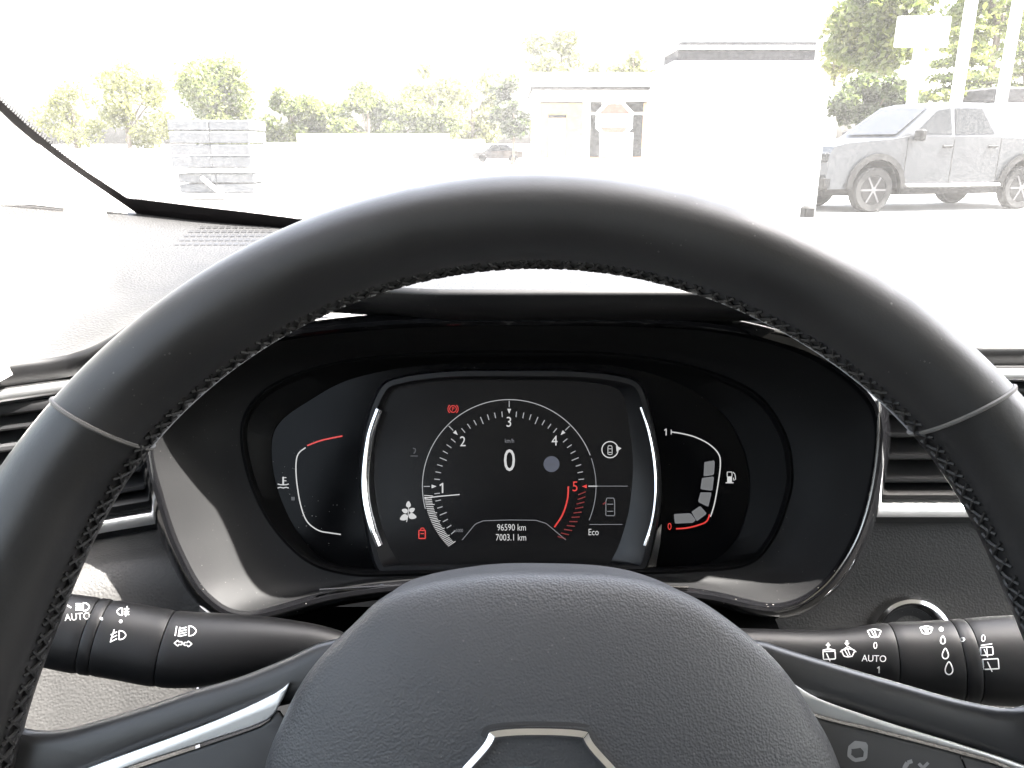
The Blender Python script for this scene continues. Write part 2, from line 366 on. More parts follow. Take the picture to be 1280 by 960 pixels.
# ------------------------------------------------------------------ flat print helpers (lines, letters) laid on real surfaces
def ribbon(pts, wpx, f, closed=False, sub=3.0):
    """a printed line wpx wide along pixel points, laid on the surface by f(px, py) -> point"""
    P = [np.array(p, float) for p in pts]
    L = sum(np.linalg.norm(P[i+1] - P[i]) for i in range(len(P)-1)); n = max(2, int(L / sub) + 1)
    Q = resample(P, n) if not closed else resample(P, n, True)
    rows = []
    m = len(Q)
    for i in range(m):
        a = Q[(i-1) % m] if closed or i > 0 else Q[0]; b = Q[(i+1) % m] if closed or i < m-1 else Q[-1]
        t = (b - a) / (np.linalg.norm(b - a) + 1e-9); nn = np.array([-t[1], t[0]]) * wpx / 2
        l, r_ = f(*(Q[i] + nn)), f(*(Q[i] - nn))
        if l is not None and r_ is not None: rows.append([l, r_])
    mb = MB()
    if len(rows) > 1:
        if closed: rows.append(rows[0])
        mb.loft(rows)
    return mb
def merge(mbs):
    o = MB()
    for m in mbs: o.add(m.v, m.f)
    return o
def poly(pts, f):
    q = [f(*p) for p in pts]
    return MB().add(q, [tuple(range(len(q)))]) if all(p is not None for p in q) else MB()
def circle(cx, cy, r, n=32, a0=0, a1=360, ry=None):
    ry = ry or r
    return [(cx + r * math.cos(R(a0 + (a1-a0) * k / n)), cy - ry * math.sin(R(a0 + (a1-a0) * k / n))) for k in range(n + (0 if a1-a0 == 360 else 1))]
_txt = {}
def text_tris(s):
    if s in _txt: return _txt[s]
    cu = bpy.data.curves.new('txt', 'FONT'); cu.body = s; cu.align_x = 'CENTER'; cu.resolution_u = 3; cu.fill_mode = 'FRONT'
    ob = bpy.data.objects.new('txt', cu); col.objects.link(ob); bpy.context.view_layer.update()
    me = bpy.data.meshes.new_from_object(ob.evaluated_get(bpy.context.evaluated_depsgraph_get()))
    v = [(x.co.x, x.co.y) for x in me.vertices]; f = [tuple(p.vertices) for p in me.polygons]
    bpy.data.objects.remove(ob); bpy.data.curves.remove(cu); bpy.data.meshes.remove(me)
    _txt[s] = (v, f); return v, f
def text(s, cx, cy, hpx, f, xs=1.0, rot=0.0):
    if s == '1': return merge([ribbon([(cx + hpx*.08, cy - hpx*.5), (cx + hpx*.08, cy + hpx*.5)], hpx*.15, f), ribbon([(cx + hpx*.1, cy - hpx*.44), (cx - hpx*.2, cy - hpx*.24)], hpx*.14, f)])
    v, fs = text_tris(s); ys = [q[1] for q in v]; k = hpx / .70; c = (max(ys) + min(ys)) / 2
    ca, sa = math.cos(R(rot)), math.sin(R(rot)); out = []
    for x, y in v:
        x, y = x * k * xs, (y - c) * k
        out.append(f(cx + x*ca - y*sa * -1 * 0 + y*sa*0 + 0 if rot == 0 else cx + x*ca + y*sa, cy - y if rot == 0 else cy - (y*ca - x*sa)))
    mb = MB()
    if all(p is not None for p in out): mb.add(out, fs)
    return mb

# ------------------------------------------------------------------ buttons on the right spoke panel
fpan = lambda x, y: hit(BV_PANEL, x, y, .0002)
merge([ribbon([(1062, 934), (1076, 932), (1082, 938), (1081, 948), (1068, 950), (1061, 944)], 5, fpan, True), ribbon([(1062, 934), (1069, 928), (1082, 930), (1082, 938)], 5, fpan)]).build('button_icon', GPRINT, PANEL_R, False)
merge([ribbon([(1134, 953), (1130, 960), (1131, 968)], 6, fpan), ribbon([(1134, 953), (1140, 951)], 5, fpan), ribbon([(1148, 954), (1158, 965)], 4, fpan), ribbon([(1160, 953), (1148, 965)], 4, fpan)]).build('button_icon', GPRINT, PANEL_R, False)
ribbon([(1200, 944), (1206, 958), (1212, 975)], 2, fpan).build('button_gap', GLOSS, PANEL_R, False)

# ------------------------------------------------------------------ INSTRUMENT CLUSTER
FC = W(640, 600, .462); FP = Plane(FC, R(21))
RP = Plane(W(640, 600, .412), R(13))
cl = thing('instrument_cluster', FC - FP.v * .07, 'hooded instrument cluster with round rev counter screen behind the steering wheel', 'instrument cluster')
O = [(640, 393), (780, 394), (900, 402), (1000, 428), (1075, 474), (1106, 525), (1100, 605), (1076, 680), (1032, 742), (970, 768), (880, 752), (760, 740), (640, 738), (520, 740), (420, 752), (310, 778), (252, 752), (214, 690), (190, 620), (177, 558), (190, 500), (236, 450), (330, 416), (480, 397)]
I = [(640, 438), (770, 441), (870, 458), (945, 490), (982, 540), (992, 590), (986, 630), (966, 678), (932, 708), (860, 716), (800, 718), (720, 719), (640, 719), (560, 719), (500, 720), (440, 720), (385, 704), (340, 660), (312, 605), (300, 545), (312, 505), (350, 475), (420, 452), (520, 441)]
G = [(640, 452), (760, 455), (840, 474), (898, 510), (928, 555), (938, 600), (934, 640), (918, 680), (890, 703), (850, 710), (800, 712), (720, 713), (640, 713), (560, 713), (500, 713), (440, 710), (400, 698), (368, 662), (345, 610), (338, 560), (348, 528), (385, 500), (440, 472), (530, 455)]
n = 160
Oc, Ic, Gc = cr(O, n, True), cr(I, n, True), cr(G, n, True)
rp = lambda d, h: [RP.at(*p, h) for p in inset(Oc, d)]
MB().loft([rp(-6, -.075), rp(-6, -.02), rp(-3, -.003), rp(0, 0), rp(4, .0022), rp(9, .0018), rp(13, -.001), rp(15, -.006)], True).build('bezel_ring', GLOSS, cl)
# thin bright edge along the lower half of the ring
def arc_tube(name, pts, r, m, parent, plane, h, nn=60, flat=1.0):
    return MB().tube([plane.at(*p, h) for p in cr(pts, nn)], r, 8, False, flat).build(name, m, parent)
fun = [rp(14, -.004)]
for k in range(1, 9):
    f = k / 9; a = rp(14, -.004)
    b = [FP.at(*p, .014) for p in Ic]
    e = f ** .85
    fun.append([a[i].lerp(b[i], f) + FP.n * (.010 * math.sin(f * math.pi) * -.6) for i in range(n)])
fun.append([FP.at(*p, .014) for p in Ic])
funo = MB().loft(fun, True).build('funnel', FUNNEL, cl)
MB().loft([[FP.at(*p, .0139) for p in Ic], [FP.at(*p, .0150) for p in inset(Ic, 3)], [FP.at(*p, .0135) for p in inset(Ic, 6)], [FP.at(*p, .009) for p in inset(Ic, 9)],
           [FP.at(*p, .0015) for p in Gc], [FP.at(*p, .0) for p in inset(Gc, 2)]], True).build('gauge_surround', mat('gauge_surround_black', (.004, .004, .0042), .5, spec=.10, rvar=.04), cl)
c0 = FP.at(640, 580); gp = [FP.at(*p, .0003) for p in inset(Gc, 1)]
face = MB().add([c0 + FP.n * .0003] + gp, [(0, 1 + i, 1 + (i+1) % n) for i in range(n)]).build('face_plate', WINDOWBLK, cl)
# middle screen pod
SO = [(640, 461), (720, 462), (775, 468), (803, 482), (816, 525), (825, 575), (827, 620), (821, 665), (808, 712), (780, 716), (700, 716), (640, 716), (560, 716), (500, 716), (472, 714), (458, 670), (450, 620), (449, 580), (456, 530), (474, 484), (500, 470), (560, 462)]
SI = [(640, 475), (710, 476), (755, 481), (777, 493), (785, 530), (790, 575), (788, 615), (782, 650), (768, 690), (750, 707), (690, 709), (640, 709), (570, 709), (525, 709), (500, 702), (480, 665), (470, 620), (468, 580), (473, 535), (487, 492), (515, 480), (570, 475)]
SOc, SIc = cr(SO, n, True), cr(SI, n, True)
pod = MB().loft([[FP.at(*p, -.002) for p in SOc], [FP.at(*p, .010) for p in inset(SOc, 1)], [FP.at(*p, .0118) for p in inset(SOc, 3)],
                 [FP.at(*p, .0118) for p in inset(SOc, 9)], [FP.at(*p, .0105) for p in inset(SOc, 11)], [FP.at(*p, .0022) for p in SIc]], True).build('screen_frame', mat('screen_frame_plastic', (.008, .008, .009), .36, spec=.35, rvar=.05), cl)
scr = MB().add([FP.at(635, 590, .0026)] + [FP.at(*p, .0026) for p in inset(SIc, -2)], [(0, 1+i, 1+(i+1) % n) for i in range(n)]).build('display_screen', glow('display_glass', (.95, .95, 1.0), .006), cl)
MATS['display_glass'].node_tree.nodes['Principled BSDF'].inputs['Base Color'].default_value = (.003, .003, .0035, 1)
MATS['display_glass'].node_tree.nodes['Principled BSDF'].inputs['Roughness'].default_value = .22
MATS['display_glass'].node_tree.nodes['Principled BSDF'].inputs['Specular IOR Level'].default_value = .18
arc_tube('chrome_edge', [(474, 512), (463, 545), (457, 590), (458, 625), (466, 660), (474, 682)], .0024, CHROME, pod, FP, .0118, flat=.7)
arc_tube('chrome_edge', [(802, 509), (812, 540), (819, 580), (820, 620), (815, 655), (806, 682)], .0015, CHROME, pod, FP, .0115, flat=.7)
MB().loft([[FP.at(*p, .0120) for p in q] for q in ([(827, 655), (825, 680), (820, 708)], [(822, 662), (817, 685), (809, 709)])]).build('chrome_foot', CHROME, pod)
# lower shelf in front of the gauges, with its lit edge
arc_tube('shelf_edge', [(400, 738), (450, 735), (520, 732), (640, 731), (760, 732), (860, 735)], .0010, DARKCH, cl, RP, .0005)
arc_tube('ring_edge', [(186, 560), (194, 610), (210, 665), (232, 715), (262, 752), (290, 768), (314, 771)], .0006, DARKCH, cl, RP, .0014)
arc_tube('ring_edge', [(1098, 500), (1097, 560), (1088, 620), (1070, 675), (1040, 722), (1005, 752), (972, 763)], .0008, DARKCH, cl, RP, .0014)
# small glossy trim tucked under the hood
MB().loft([[RP.at(*p, .004) for p in cr([(921, 406), (950, 412), (1000, 421), (1040, 440)], 20)], [RP.at(*p, .0055) for p in cr([(925, 411), (950, 421), (1000, 436), (1040, 455)], 20)], [RP.at(*p, .002) for p in cr([(930, 414), (950, 424), (1000, 440), (1040, 459)], 20)]]).build('glossy_trim', GLOSS, cl)
MB().loft([[RP.at(*p, .0062) for p in [(968, 412), (980, 414), (996, 418)]], [RP.at(*p, .0062) for p in [(968, 414), (980, 417), (996, 421)]]]).build('trim_highlight', CHROME, cl)  # highlight of the glossy trim, put in as a chrome sliver

# display graphics
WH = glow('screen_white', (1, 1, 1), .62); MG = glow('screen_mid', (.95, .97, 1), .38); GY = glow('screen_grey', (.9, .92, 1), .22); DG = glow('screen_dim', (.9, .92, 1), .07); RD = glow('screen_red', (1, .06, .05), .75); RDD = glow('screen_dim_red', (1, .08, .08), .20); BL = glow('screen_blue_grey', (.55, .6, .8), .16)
fd = lambda x, y: FP.at(x, y, .0030)
fg = lambda x, y: FP.at(x, y, .0009)
def zz(x, y): return 440 + x / 3.048, 440 + y / 3.048        # from the enlarged view's coordinates
CX, CY = 636.5, 608
def pol(a, r): return CX + r * math.cos(R(a)), CY - r * math.sin(R(a))
ribbon([pol(a, 108.5) for a in range(195, 19, -2)], 1.1, fd).build('dial_ring', MG, scr, False)
ribbon([pol(a, 108.5) for a in range(19, -24, -2)], 1.1, fd).build('dial_ring', GY, scr, False)
tk = []; tr_ = []
for i in range(-7, 33):
    a = 180 - i * 45 / 8
    if i % 8 == 0: tk.append(ribbon([pol(a, 107), pol(a, 99)], 1.1, fd))
    else: tk.append(ribbon([pol(a, 94), pol(a, 87 - (2.5 if i % 4 == 0 else 0))], 1.2, fd))
merge(tk).build('tick_marks', MG, scr, False)
for i in range(1, 12): tr_.append(ribbon([pol(-i * 3.9, 96), pol(-i * 3.9 - 3, 87)], 1.4, fd))
merge(tr_).build('tick_marks', RDD, scr, False)
for k, (a, d) in enumerate(((180, 0), (135, 0), (90, 0), (45, 0), (0, 1))):
    c = np.array(pol(a, 94)); u = np.array([math.cos(R(a)), -math.sin(R(a))]); v = np.array([-u[1], u[0]])
    poly([c + u*3 + v*2.4, c + u*3 - v*2.4, c - u*3.2], fd).build('marker', RD if d else WH, scr, False)
for s, x, y, m in (('1', 342, 518, WH), ('2', 422, 340, WH), ('3', 598, 266, WH), ('4', 772, 337, WH), ('5', 850, 512, RD)):
    text(s, *zz(x, y), 12.6, fd, .9).build('numeral', m, scr, False)
merge([ribbon([pol(186 + i * 1.28, 107), pol(186 + i * 1.28 + 1.2, 98 if i % 5 else 96)], .95, fd) for i in range(31)]).build('rev_bar', WH, scr, False)
ribbon([zz(276, 557), zz(330, 550), zz(410, 543)], 1.3, fd).build('needle', WH, scr, False)
ribbon(cr([zz(824, 512), zz(821, 560), zz(803, 618), (693, 659)], 24), 2.0, fd).build('red_zone', RD, scr, False)
text('0', *zz(600, 412), 27.5, fd, .80).build('speed_reading', WH, scr, False)
text('km/h', *zz(600, 338), 5.2, fd, .8).build('speed_unit', GY, scr, False)
text('x1000', *zz(405, 680), 4.2, fd, .8).build('scale_note', GY, scr, False)
text('96590 km', *zz(608, 668), 8.2, fd, .78).build('odometer_reading', WH, scr, False)
text('7003.1 km', *zz(606, 706), 8.2, fd, .78).build('trip_reading', WH, scr, False)
ribbon([zz(420, 716), zz(470, 655), zz(500, 643), zz(600, 640), zz(700, 641), zz(740, 653), zz(815, 716)], 1.0, fd).build('reading_frame', GY, scr, False)
poly(circle(*zz(760, 427), 10), fd).build('icon_disc', BL, scr, False)  # blue-grey disc behind the small icon mark
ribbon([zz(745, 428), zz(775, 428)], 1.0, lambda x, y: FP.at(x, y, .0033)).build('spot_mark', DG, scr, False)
ribbon(circle(*zz(983, 372), 10.2), 1.3, fd, True).build('drive_mode_ring', WH, scr, False)
poly([zz(1006, 357), zz(1027, 367), zz(1008, 380)], fd).build('drive_mode_arrow', WH, scr, False)
def car_icon(cx, cy, w_, h_, m, lw=1.0):
    q = [(cx-w_*.8, cy-h_), (cx+w_*.8, cy-h_), (cx+w_, cy-h_*.6), (cx+w_, cy+h_), (cx-w_, cy+h_), (cx-w_, cy-h_*.6)]
    merge([ribbon(q, lw, fd, True, 2), ribbon([(cx-w_*.7, cy-h_*.3), (cx+w_*.7, cy-h_*.3)], lw, fd), ribbon([(cx-w_*.7, cy+h_*.5), (cx+w_*.7, cy+h_*.5)], lw, fd)]).build('car_icon', m, scr, False)
car_icon(*zz(983, 374), 2.6, 5.5, WH, .8)
car_icon(*zz(984, 590), 5.5, 11, GY, 1.0)
ribbon([zz(956, 580), zz(968, 572)], 1.6, fd).build('door_mark', RDD, scr, False)
ribbon([zz(900, 511), zz(935, 511)], 1.2, fd).build('divider_line', WH, scr, False)
ribbon([zz(935, 511), zz(1050, 511)], .8, fd).build('divider_line', GY, scr, False)
ribbon([zz(905, 657), zz(1030, 657)], .8, fd).build('divider_line', GY, scr, False)
text('Eco', *zz(920, 686), 8.0, fd, .8).build('mode_text', WH, scr, False)
# left warning icons
cxp, cyp = zz(385, 217)
merge([ribbon(circle(cxp, cyp, 4.2), 1, fd, True, 1.5), text('P', cxp, cyp, 5, fd, .9), ribbon(circle(cxp, cyp, 6.6, 10, 130, 230), 1, fd), ribbon(circle(cxp, cyp, 6.6, 10, -50, 50), 1, fd)]).build('parking_brake_icon', RD, scr, False)
cxp, cyp = zz(267, 692)
merge([ribbon([(cxp-4, cyp-4), (cxp+4, cyp-4), (cxp+4, cyp+6), (cxp-4, cyp+6)], 1.5, fd, True, 1.5), ribbon([(cxp-2.5, cyp-4), (cxp-1, cyp-7), (cxp+2, cyp-7), (cxp+3, cyp-4)], 1.2, fd), ribbon([(cxp-2, cyp), (cxp+2, cyp)], 1.2, fd)]).build('door_warning_icon', RD, scr, False)
cxp, cyp = zz(235, 378)
merge([ribbon([(cxp-1, cyp-4), (cxp+2, cyp-3), (cxp+2, cyp+1), (cxp, cyp+3)], 1.6, fd), ribbon([(cxp-4, cyp+6), (cxp+5, cyp+6)], 1.2, fd)]).build('foot_icon', DG, scr, False)
lf = []
for (x, y, a, l, wd) in ((215, 580, 90, 4.0, 2.9), (201, 605, 160, 3.8, 2.8), (229, 602, 30, 3.8, 2.8), (197, 631, 205, 5.2, 3.7), (231, 626, -15, 5.0, 3.6)):
    c = np.array(zz(x, y)); u = np.array([math.cos(R(a)), -math.sin(R(a))]); v = np.array([-u[1], u[0]])
    lf.append(poly([c + u*l*math.cos(R(t)) + v*wd*math.sin(R(t))*(1 - .35*math.cos(R(t))) for t in range(0, 360, 24)], fd))
lf.append(ribbon([zz(208, 648), zz(214, 620), zz(216, 590)], 1, fd))
merge(lf).build('eco_leaf_icon', WH, scr, False)
# left gauge
ribbon(cr([(384, 557), (400, 551), (415, 547.5), (428, 545)], 20), 1.8, fg).build('temperature_red_line', RD, face, False)
ribbon(cr([(382, 559.5), (373, 567), (370, 580), (371, 603), (376, 632), (384, 652), (398, 663), (412, 666), (426, 668)], 50), 1.5, fg).build('temperature_line', WH, face, False)
merge([ribbon([(354, 596), (354, 606)], 2.0, fg), ribbon([(354, 597), (358, 597)], 1, fg), ribbon([(354, 601), (358, 601)], 1, fg), ribbon([(347, 605), (351, 606), (357, 606), (361, 605)], 1.2, fg), ribbon([(347, 610), (351, 609), (354, 610), (357, 609), (361, 610)], 1.2, fg)]).build('coolant_icon', WH, face, False)
poly([(364, 621), (368.5, 621), (368.5, 625.5), (364, 625.5)], fg).build('unlit_segment', DG, face, False)
# right gauge
ribbon(cr([(839, 540), (850, 541.5), (868, 546), (886, 555), (898, 567), (900.5, 580), (898, 602), (893, 630), (888, 646)], 50), 1.5, fg).build('fuel_line', WH, face, False)
ribbon([(839, 537), (839, 543)], 1, fg).build('fuel_line_end', WH, face, False)
ribbon(cr([(845, 661), (858, 660), (871, 657), (883, 652), (887, 643)], 24), 1.8, fg).build('fuel_red_line', RD, face, False)
SEG = glow('fuel_segment', (.95, .97, 1), .17)
for q in ([(881, 578), (893, 576), (892, 593), (880, 595)], [(878, 598), (892, 596), (890, 613), (876, 611)], [(876, 616), (889, 616), (885, 633), (873, 627)], [(865, 640), (871, 651), (883, 642), (875, 633)], [(843, 643), (863, 642), (869, 650), (866, 653), (844, 654)]):
    b = face; o = poly(q, fg).build('fuel_segment', SEG, face, False)
    ribbon(q, .9, lambda x, y: FP.at(x, y, .0011), True, 2).build('fuel_segment_edge', GY, face, False)
text('1', 832, 540, 8.5, fg, .9).build('full_mark', WH, face, False)
text('0', 837, 658, 8.5, fg, .9).build('empty_mark', RD, face, False)
merge([poly([(909, 596), (915, 596), (915, 603), (909, 603)], fg), ribbon([(909, 590), (915, 590), (915, 596), (909, 596)], 1, fg, True, 1.5), ribbon([(907, 603.5), (917, 603.5)], 1.2, fg), ribbon([(916, 590), (919, 593), (919.5, 600), (917.5, 601), (916.5, 597)], 1, fg)]).build('fuel_pump_icon', WH, face, False)

# ------------------------------------------------------------------ DASHBOARD
dash = thing('dashboard', CAM + Vector((.38, .55, -.30)), 'grained dark grey dashboard running under the windscreen', 'dashboard')
def sm(a, b, x):
    t = min(1, max(0, (x - a) / (b - a))); return t * t * (3 - 2 * t)
def near(x):
    y = .447
    if x < -.18: y = float(np.interp(x, [-.36, -.33, -.30, -.27, -.24, -.21, -.18], [.33, .358, .385, .408, .427, .44, .447]))
    if x > .94: y = float(np.interp(x, [.94, .97, 1.0, 1.03, 1.06, 1.12], [.447, .44, .427, .408, .385, .33]))
    return y
def hoodf(x): return sm(-.255, -.15, x) * (1 - sm(.17, .275, x))
ws_base = [(-.372, .56, -.028), (-.345, .63, -.040), (-.318, .668, -.050), (-.25, .735, -.066), (-.10, .835, -.088), (.10, .93, -.096), (.38, .97, -.098), (.66, .93, -.096), (.86, .835, -.088), (1.01, .735, -.066), (1.078, .668, -.050), (1.105, .63, -.04), (1.13, .56, -.028)]
wb = np.array(cr(ws_base, 200)); wbx = wb[:, 0]
def far(x): return float(np.interp(x, wbx, wb[:, 1])), float(np.interp(x, wbx, wb[:, 2]))
lip = []
xs = sorted(set(list(np.linspace(-.42, 1.18, 130)) + list(np.linspace(-.27, .29, 70))))
rows = []
NT = 44
def dash_z(x, t):
    fy, fz = far(x); yn = near(x) - (.050 + .020 * sm(-.10, -.03, x)) * hoodf(x); hd = hoodf(x)
    y = yn + (fy + .012 - yn) * t
    zflat = -.113 + (-.100 + .113) * sm(0, .35, t) + (fz - .006 + .100) * sm(.3, 1, t)
    zh = -.0675 + (-.083 + .0685) * sm(0, .5, t) + (fz - .006 + .083) * sm(.4, 1, t)
    return y, zflat + (zh - zflat) * hd * (1 - .25 * sm(.5, 1, t))
for x in xs:
    col_ = []
    for k in range(NT + 1):
        t = (k / NT) ** 1.3; y, z = dash_z(x, t); col_.append(CAM + Vector((x, y, z)))
    # rolled front edge
    y0, z0 = dash_z(x, 0); hd = hoodf(x)
    edge = [(y0 - .002, z0 - .0012), (y0 - .0025, z0 - .003), (y0 - .002 + .010 * hd, z0 - .012 - .001 * hd), (y0 + .004 + .016 * hd, z0 - .014 - .006 * hd), (y0 + .03, z0 - .014 - .004 * hd)]
    rows.append(col_); lip.append([CAM + Vector((x, a, b)) for a, b in [(y0, z0)] + edge])
dtop = MB().loft(rows).build('dash_top', DASH, dash, angle=70)
MB().loft(lip).build('dash_lip', SATIN, dash, angle=70)  # darker than the dash top: shade below the hood edge put into the colour
# front bands left and right of the cluster, and the lower panel
def front(name, x0, x1, prof, m, nn=50):
    rows = []
    for x in np.linspace(x0, x1, nn):
        rows.append([CAM + Vector((x, near(x) + a, b)) for a, b in prof])
    return MB().loft(rows).build(name, m, dash, angle=60)
def band(x0, x1):
    front('dash_front', x0, x1, [(.004, -.124), (-.003, -.126), (-.004, -.134), (.020, -.136), (.06, -.14), (.06, -.205), (.018, -.208), (-.004, -.210), (-.004, -.226), (.012, -.229)], VENTBLK)
    front('trim_strip', x0, x1, [(-.003, -.1262), (-.0075, -.1268), (-.0085, -.1295), (-.0075, -.132), (-.003, -.1328)], SILVER)
    front('trim_strip', x0, x1, [(-.003, -.2115), (-.008, -.212), (-.010, -.2145), (-.0095, -.219), (-.003, -.2205)], SILVER)
band(-.345, -.178); band(.196, 1.10)
front('lower_panel', -.35, -.172, [(.03, -.226), (-.006, -.2245), (-.035, -.221), (-.048, -.2205), (-.056, -.2235), (-.064, -.235), (-.076, -.262), (-.090, -.298), (-.104, -.34), (-.115, -.39), (-.122, -.44), (-.124, -.55)], DASHL, 80)
front('lower_panel', -.172, .16, [(-.02, -.275), (-.05, -.280), (-.08, -.29), (-.098, -.34), (-.115, -.39), (-.122, -.44), (-.124, -.55)], SATIN, 40)
front('lower_panel', .165, 1.11, [(.03, -.226), (.020, -.2285), (.014, -.240), (.004, -.27), (-.006, -.30), (-.016, -.34), (-.03, -.40), (-.05, -.55)], DASHL, 80)
# passenger side soft pad line
def surf(px, py, off=.0):
    return hit(BV_DASH, px, py, off)
BV_DASH = BVHTree.FromPolygons([v.co for v in dtop.data.vertices], [p.vertices[:] for p in dtop.data.polygons])
# demister / speaker grille on the left: a dark recess with slots
sg = []
fgrl = lambda x, y: surf(x, y, .0004)
for r_ in range(5):
    y = 283 + r_ * 5.2; x0 = 243 - r_ * 6 + (0 if r_ else 8); x1 = 352 - r_ * 9
    x = x0
    while x < x1:
        q = [fgrl(x, y), fgrl(x + 6.2, y - .1), fgrl(x + 4.6, y + 2.8), fgrl(x - 1.6, y + 2.9)]
        if all(p is not None for p in q): sg.append(MB().add(q, [(0, 1, 2, 3)]))
        x += 8.2
merge(sg).build('speaker_grille', VENTBLK, dash, False)
# centre stack beside the column
cs = MB(); rows = []
for x, k in ((.262, 1.0), (.268, 0.0), (.60, 0.0), (.606, 1.0)):
    rows.append([CAM + Vector((x, y + .012 * k, z)) for y, z in ((.50, -.232), (.485, -.236), (.468, -.262), (.452, -.31), (.435, -.38), (.41, -.5))])
cs.loft(rows).build('centre_stack', DASH, dash)
# air vents
def vent(px_l, label, x0, x1, rotz, zt, zb, slats, yoff=0.0):
    c = Vector(((x0 + x1) / 2, 0, (zt + zb) / 2)); yv = near(x0 if px_l == 'r' else x1)
    root = thing('air_vent', CAM + Vector((x0 if px_l == 'r' else x1, yv, zb)), label, 'air vent', 'air vents in the dashboard')
    piv = Vector((x0 if px_l == 'r' else x1, yv, 0)); Mz = Matrix.Rotation(rotz, 3, 'Z')
    def T(x, d, z):                                             # x along the vent, d out towards the driver
        p = Vector((x - piv.x, -d, 0)); p = Mz @ p; return CAM + Vector((piv.x + p.x, piv.y + p.y, z))
    w2, h2 = (x1 - x0) / 2, (zt - zb) / 2
    def rr(dx, d, rad):
        pts = []
        for (sx, sz, a0) in ((1, 1, 0), (-1, 1, 90), (-1, -1, 180), (1, -1, 270)):
            for k in range(7):
                a = R(a0 + 15 * k); pts.append(T(c.x + sx * (w2 - dx - rad) + rad * math.cos(a), d, c.z + sz * (h2 - dx - rad) + rad * math.sin(a)))
        return pts
    MB().loft([rr(0, -.03, .004), rr(0, .002, .004), rr(.0015, .0035, .006), rr(.005, .0035, .010), rr(.007, .001, .010), rr(.0085, -.04, .010)], True).build('frame', SATIN, root)
    MB().loft([rr(.006, -.035, .01), rr(.03, -.04, .004)], True, False, True).build('duct', VENTBLK, root)
    for z in slats:
        rows = []
        for x in (x0 + .007, x1 - .007):
            rows.append([T(x, d, z + dz) for d, dz in ((.000, -.0022), (.0016, -.0006), (.0014, .0012), (-.001, .0022), (-.024, .0065), (-.024, .0035))])
        MB().loft(rows, True, True, True).build('slat', SLATM, root)
    for xx in (x0 + (x1-x0)*.5,):
        rows = [[T(xx - .006, d, c.z - .008), T(xx + .006, d, c.z - .008), T(xx + .006, d, c.z + .008), T(xx - .006, d, c.z + .008)] for d in (-.004, .005)]
        MB().loft(rows, True, True, True).build('tab', SATIN, root)
    return root
def zat(py, y):
    r = ray(640, py); return r.z / r.y * y
sl_r = [zat(p, .446) for p in (462, 488, 515, 543, 571, 600)]
vent('r', 'slatted black air vent between the instrument cluster and the centre of the dashboard', .216, .375, 0, zat(452, .446) - .002, zat(626, .446), sl_r)
vent('l', 'slatted black air vent in the door end of the dashboard', -.33, -.196, R(26), -.1345, -.209, [-.148, -.160, -.172, -.184, -.196])
# start button
bc = CAM + Vector((0, 0, 0)); d_ = None
SBP = Plane(CAM + Vector((0, .4445, -.29)), R(20))
sb = thing('start_button', SBP.o, 'round start button with chrome ring beside the wiper stalk', 'button')
ctr = SBP.at(1137, 797)
MB().lathe(ctr, SBP.n, [(.0275, -.03), (.0275, .002), (.0255, .0052), (.0232, .0058), (.0212, .0035), (.0208, -.004)], 64).build('ring', CHROME, sb)
MB().lathe(ctr, SBP.n, [(.0208, -.02), (.0205, -.002), (.019, .0005), (.017, .0006), (.010, -.0006), (.0002, -.001)], 64).build('push_face', SATIN, sb)

# ------------------------------------------------------------------ STALKS AND COLUMN
def stalk(name, label, stations, depth, rings, mat_):
    """stations: px, centre py, half height px, depth m"""
    S = np.array([list(s) for s in stations], float)
    root = thing(name, W(stations[0][0], stations[0][1], stations[0][3]), label, 'stalk')
    Q = np.array(cr(S, 90))
    def ringpts(q, grow=0.0):
        c = W(q[0], q[1], q[3]); r = q[2] / F * q[3] + grow; v = ray(q[0], q[1]).normalized()
        nxt = ax_dir(q); u2 = nxt.cross(v).normalized(); v2 = u2.cross(nxt).normalized()
        return [c + u2 * r * math.cos(2*math.pi*j/40) + v2 * r * .8 * math.sin(2*math.pi*j/40) for j in range(40)]
    def ax_dir(q):
        i = int(np.argmin(abs(Q[:, 0] - q[0]))); a, b = Q[max(i-2, 0)], Q[min(i+2, len(Q)-1)]
        return (W(b[0], b[1], b[3]) - W(a[0], a[1], a[3])).normalized()
    cuts = [Q[0][0]] + rings + [Q[-1][0]]
    parts = []
    sgn = 1 if Q[-1][0] > Q[0][0] else -1
    def q_at(x): return [x] + [float(np.interp(sgn * x, sgn * Q[:, 0], Q[:, k])) for k in (1, 2, 3)]
    for a, b in zip(cuts[:-1], cuts[1:]):
        xsn = np.linspace(a, b, max(6, int(abs(b-a) / 6)))
        rows = []
        gap = .0006
        q = q_at(a + sgn * .6); rows.append(ringpts(q, -.0012)); 
        for x in xsn: rows.append(ringpts(q_at(min(max(x, min(a, b) + .7), max(a, b) - .7)), -.0004 if x in (xsn[0], xsn[-1]) else 0))
        rows.append(ringpts(q_at(b - sgn * .6), -.0012))
        parts.append(MB().loft(rows, True, True, True).build('collar' if abs(b-a) < 40 else 'barrel', mat_, root, angle=30))
    V = []; P = []
    for p in parts:
        b0 = len(V); V += [v.co.copy() for v in p.data.vertices]; P += [tuple(b0 + i for i in q.vertices) for q in p.data.polygons]
    return root, parts, BVHTree.FromPolygons(V, P)
lst, lparts, LB = stalk('light_stalk', 'black light switch stalk with white lamp symbols left of the steering column', [(425, 815, 24, .375), (389, 808, 27, .375), (330, 808, 36, .374), (270, 811, 43, .372), (215, 811, 46, .370), (150, 800, 46, .367), (97, 792, 46, .364), (40, 782, 43, .360), (-40, 768, 36, .356), (-50, 766, 30, .355)], .37, [208, 128, 112], STALK)
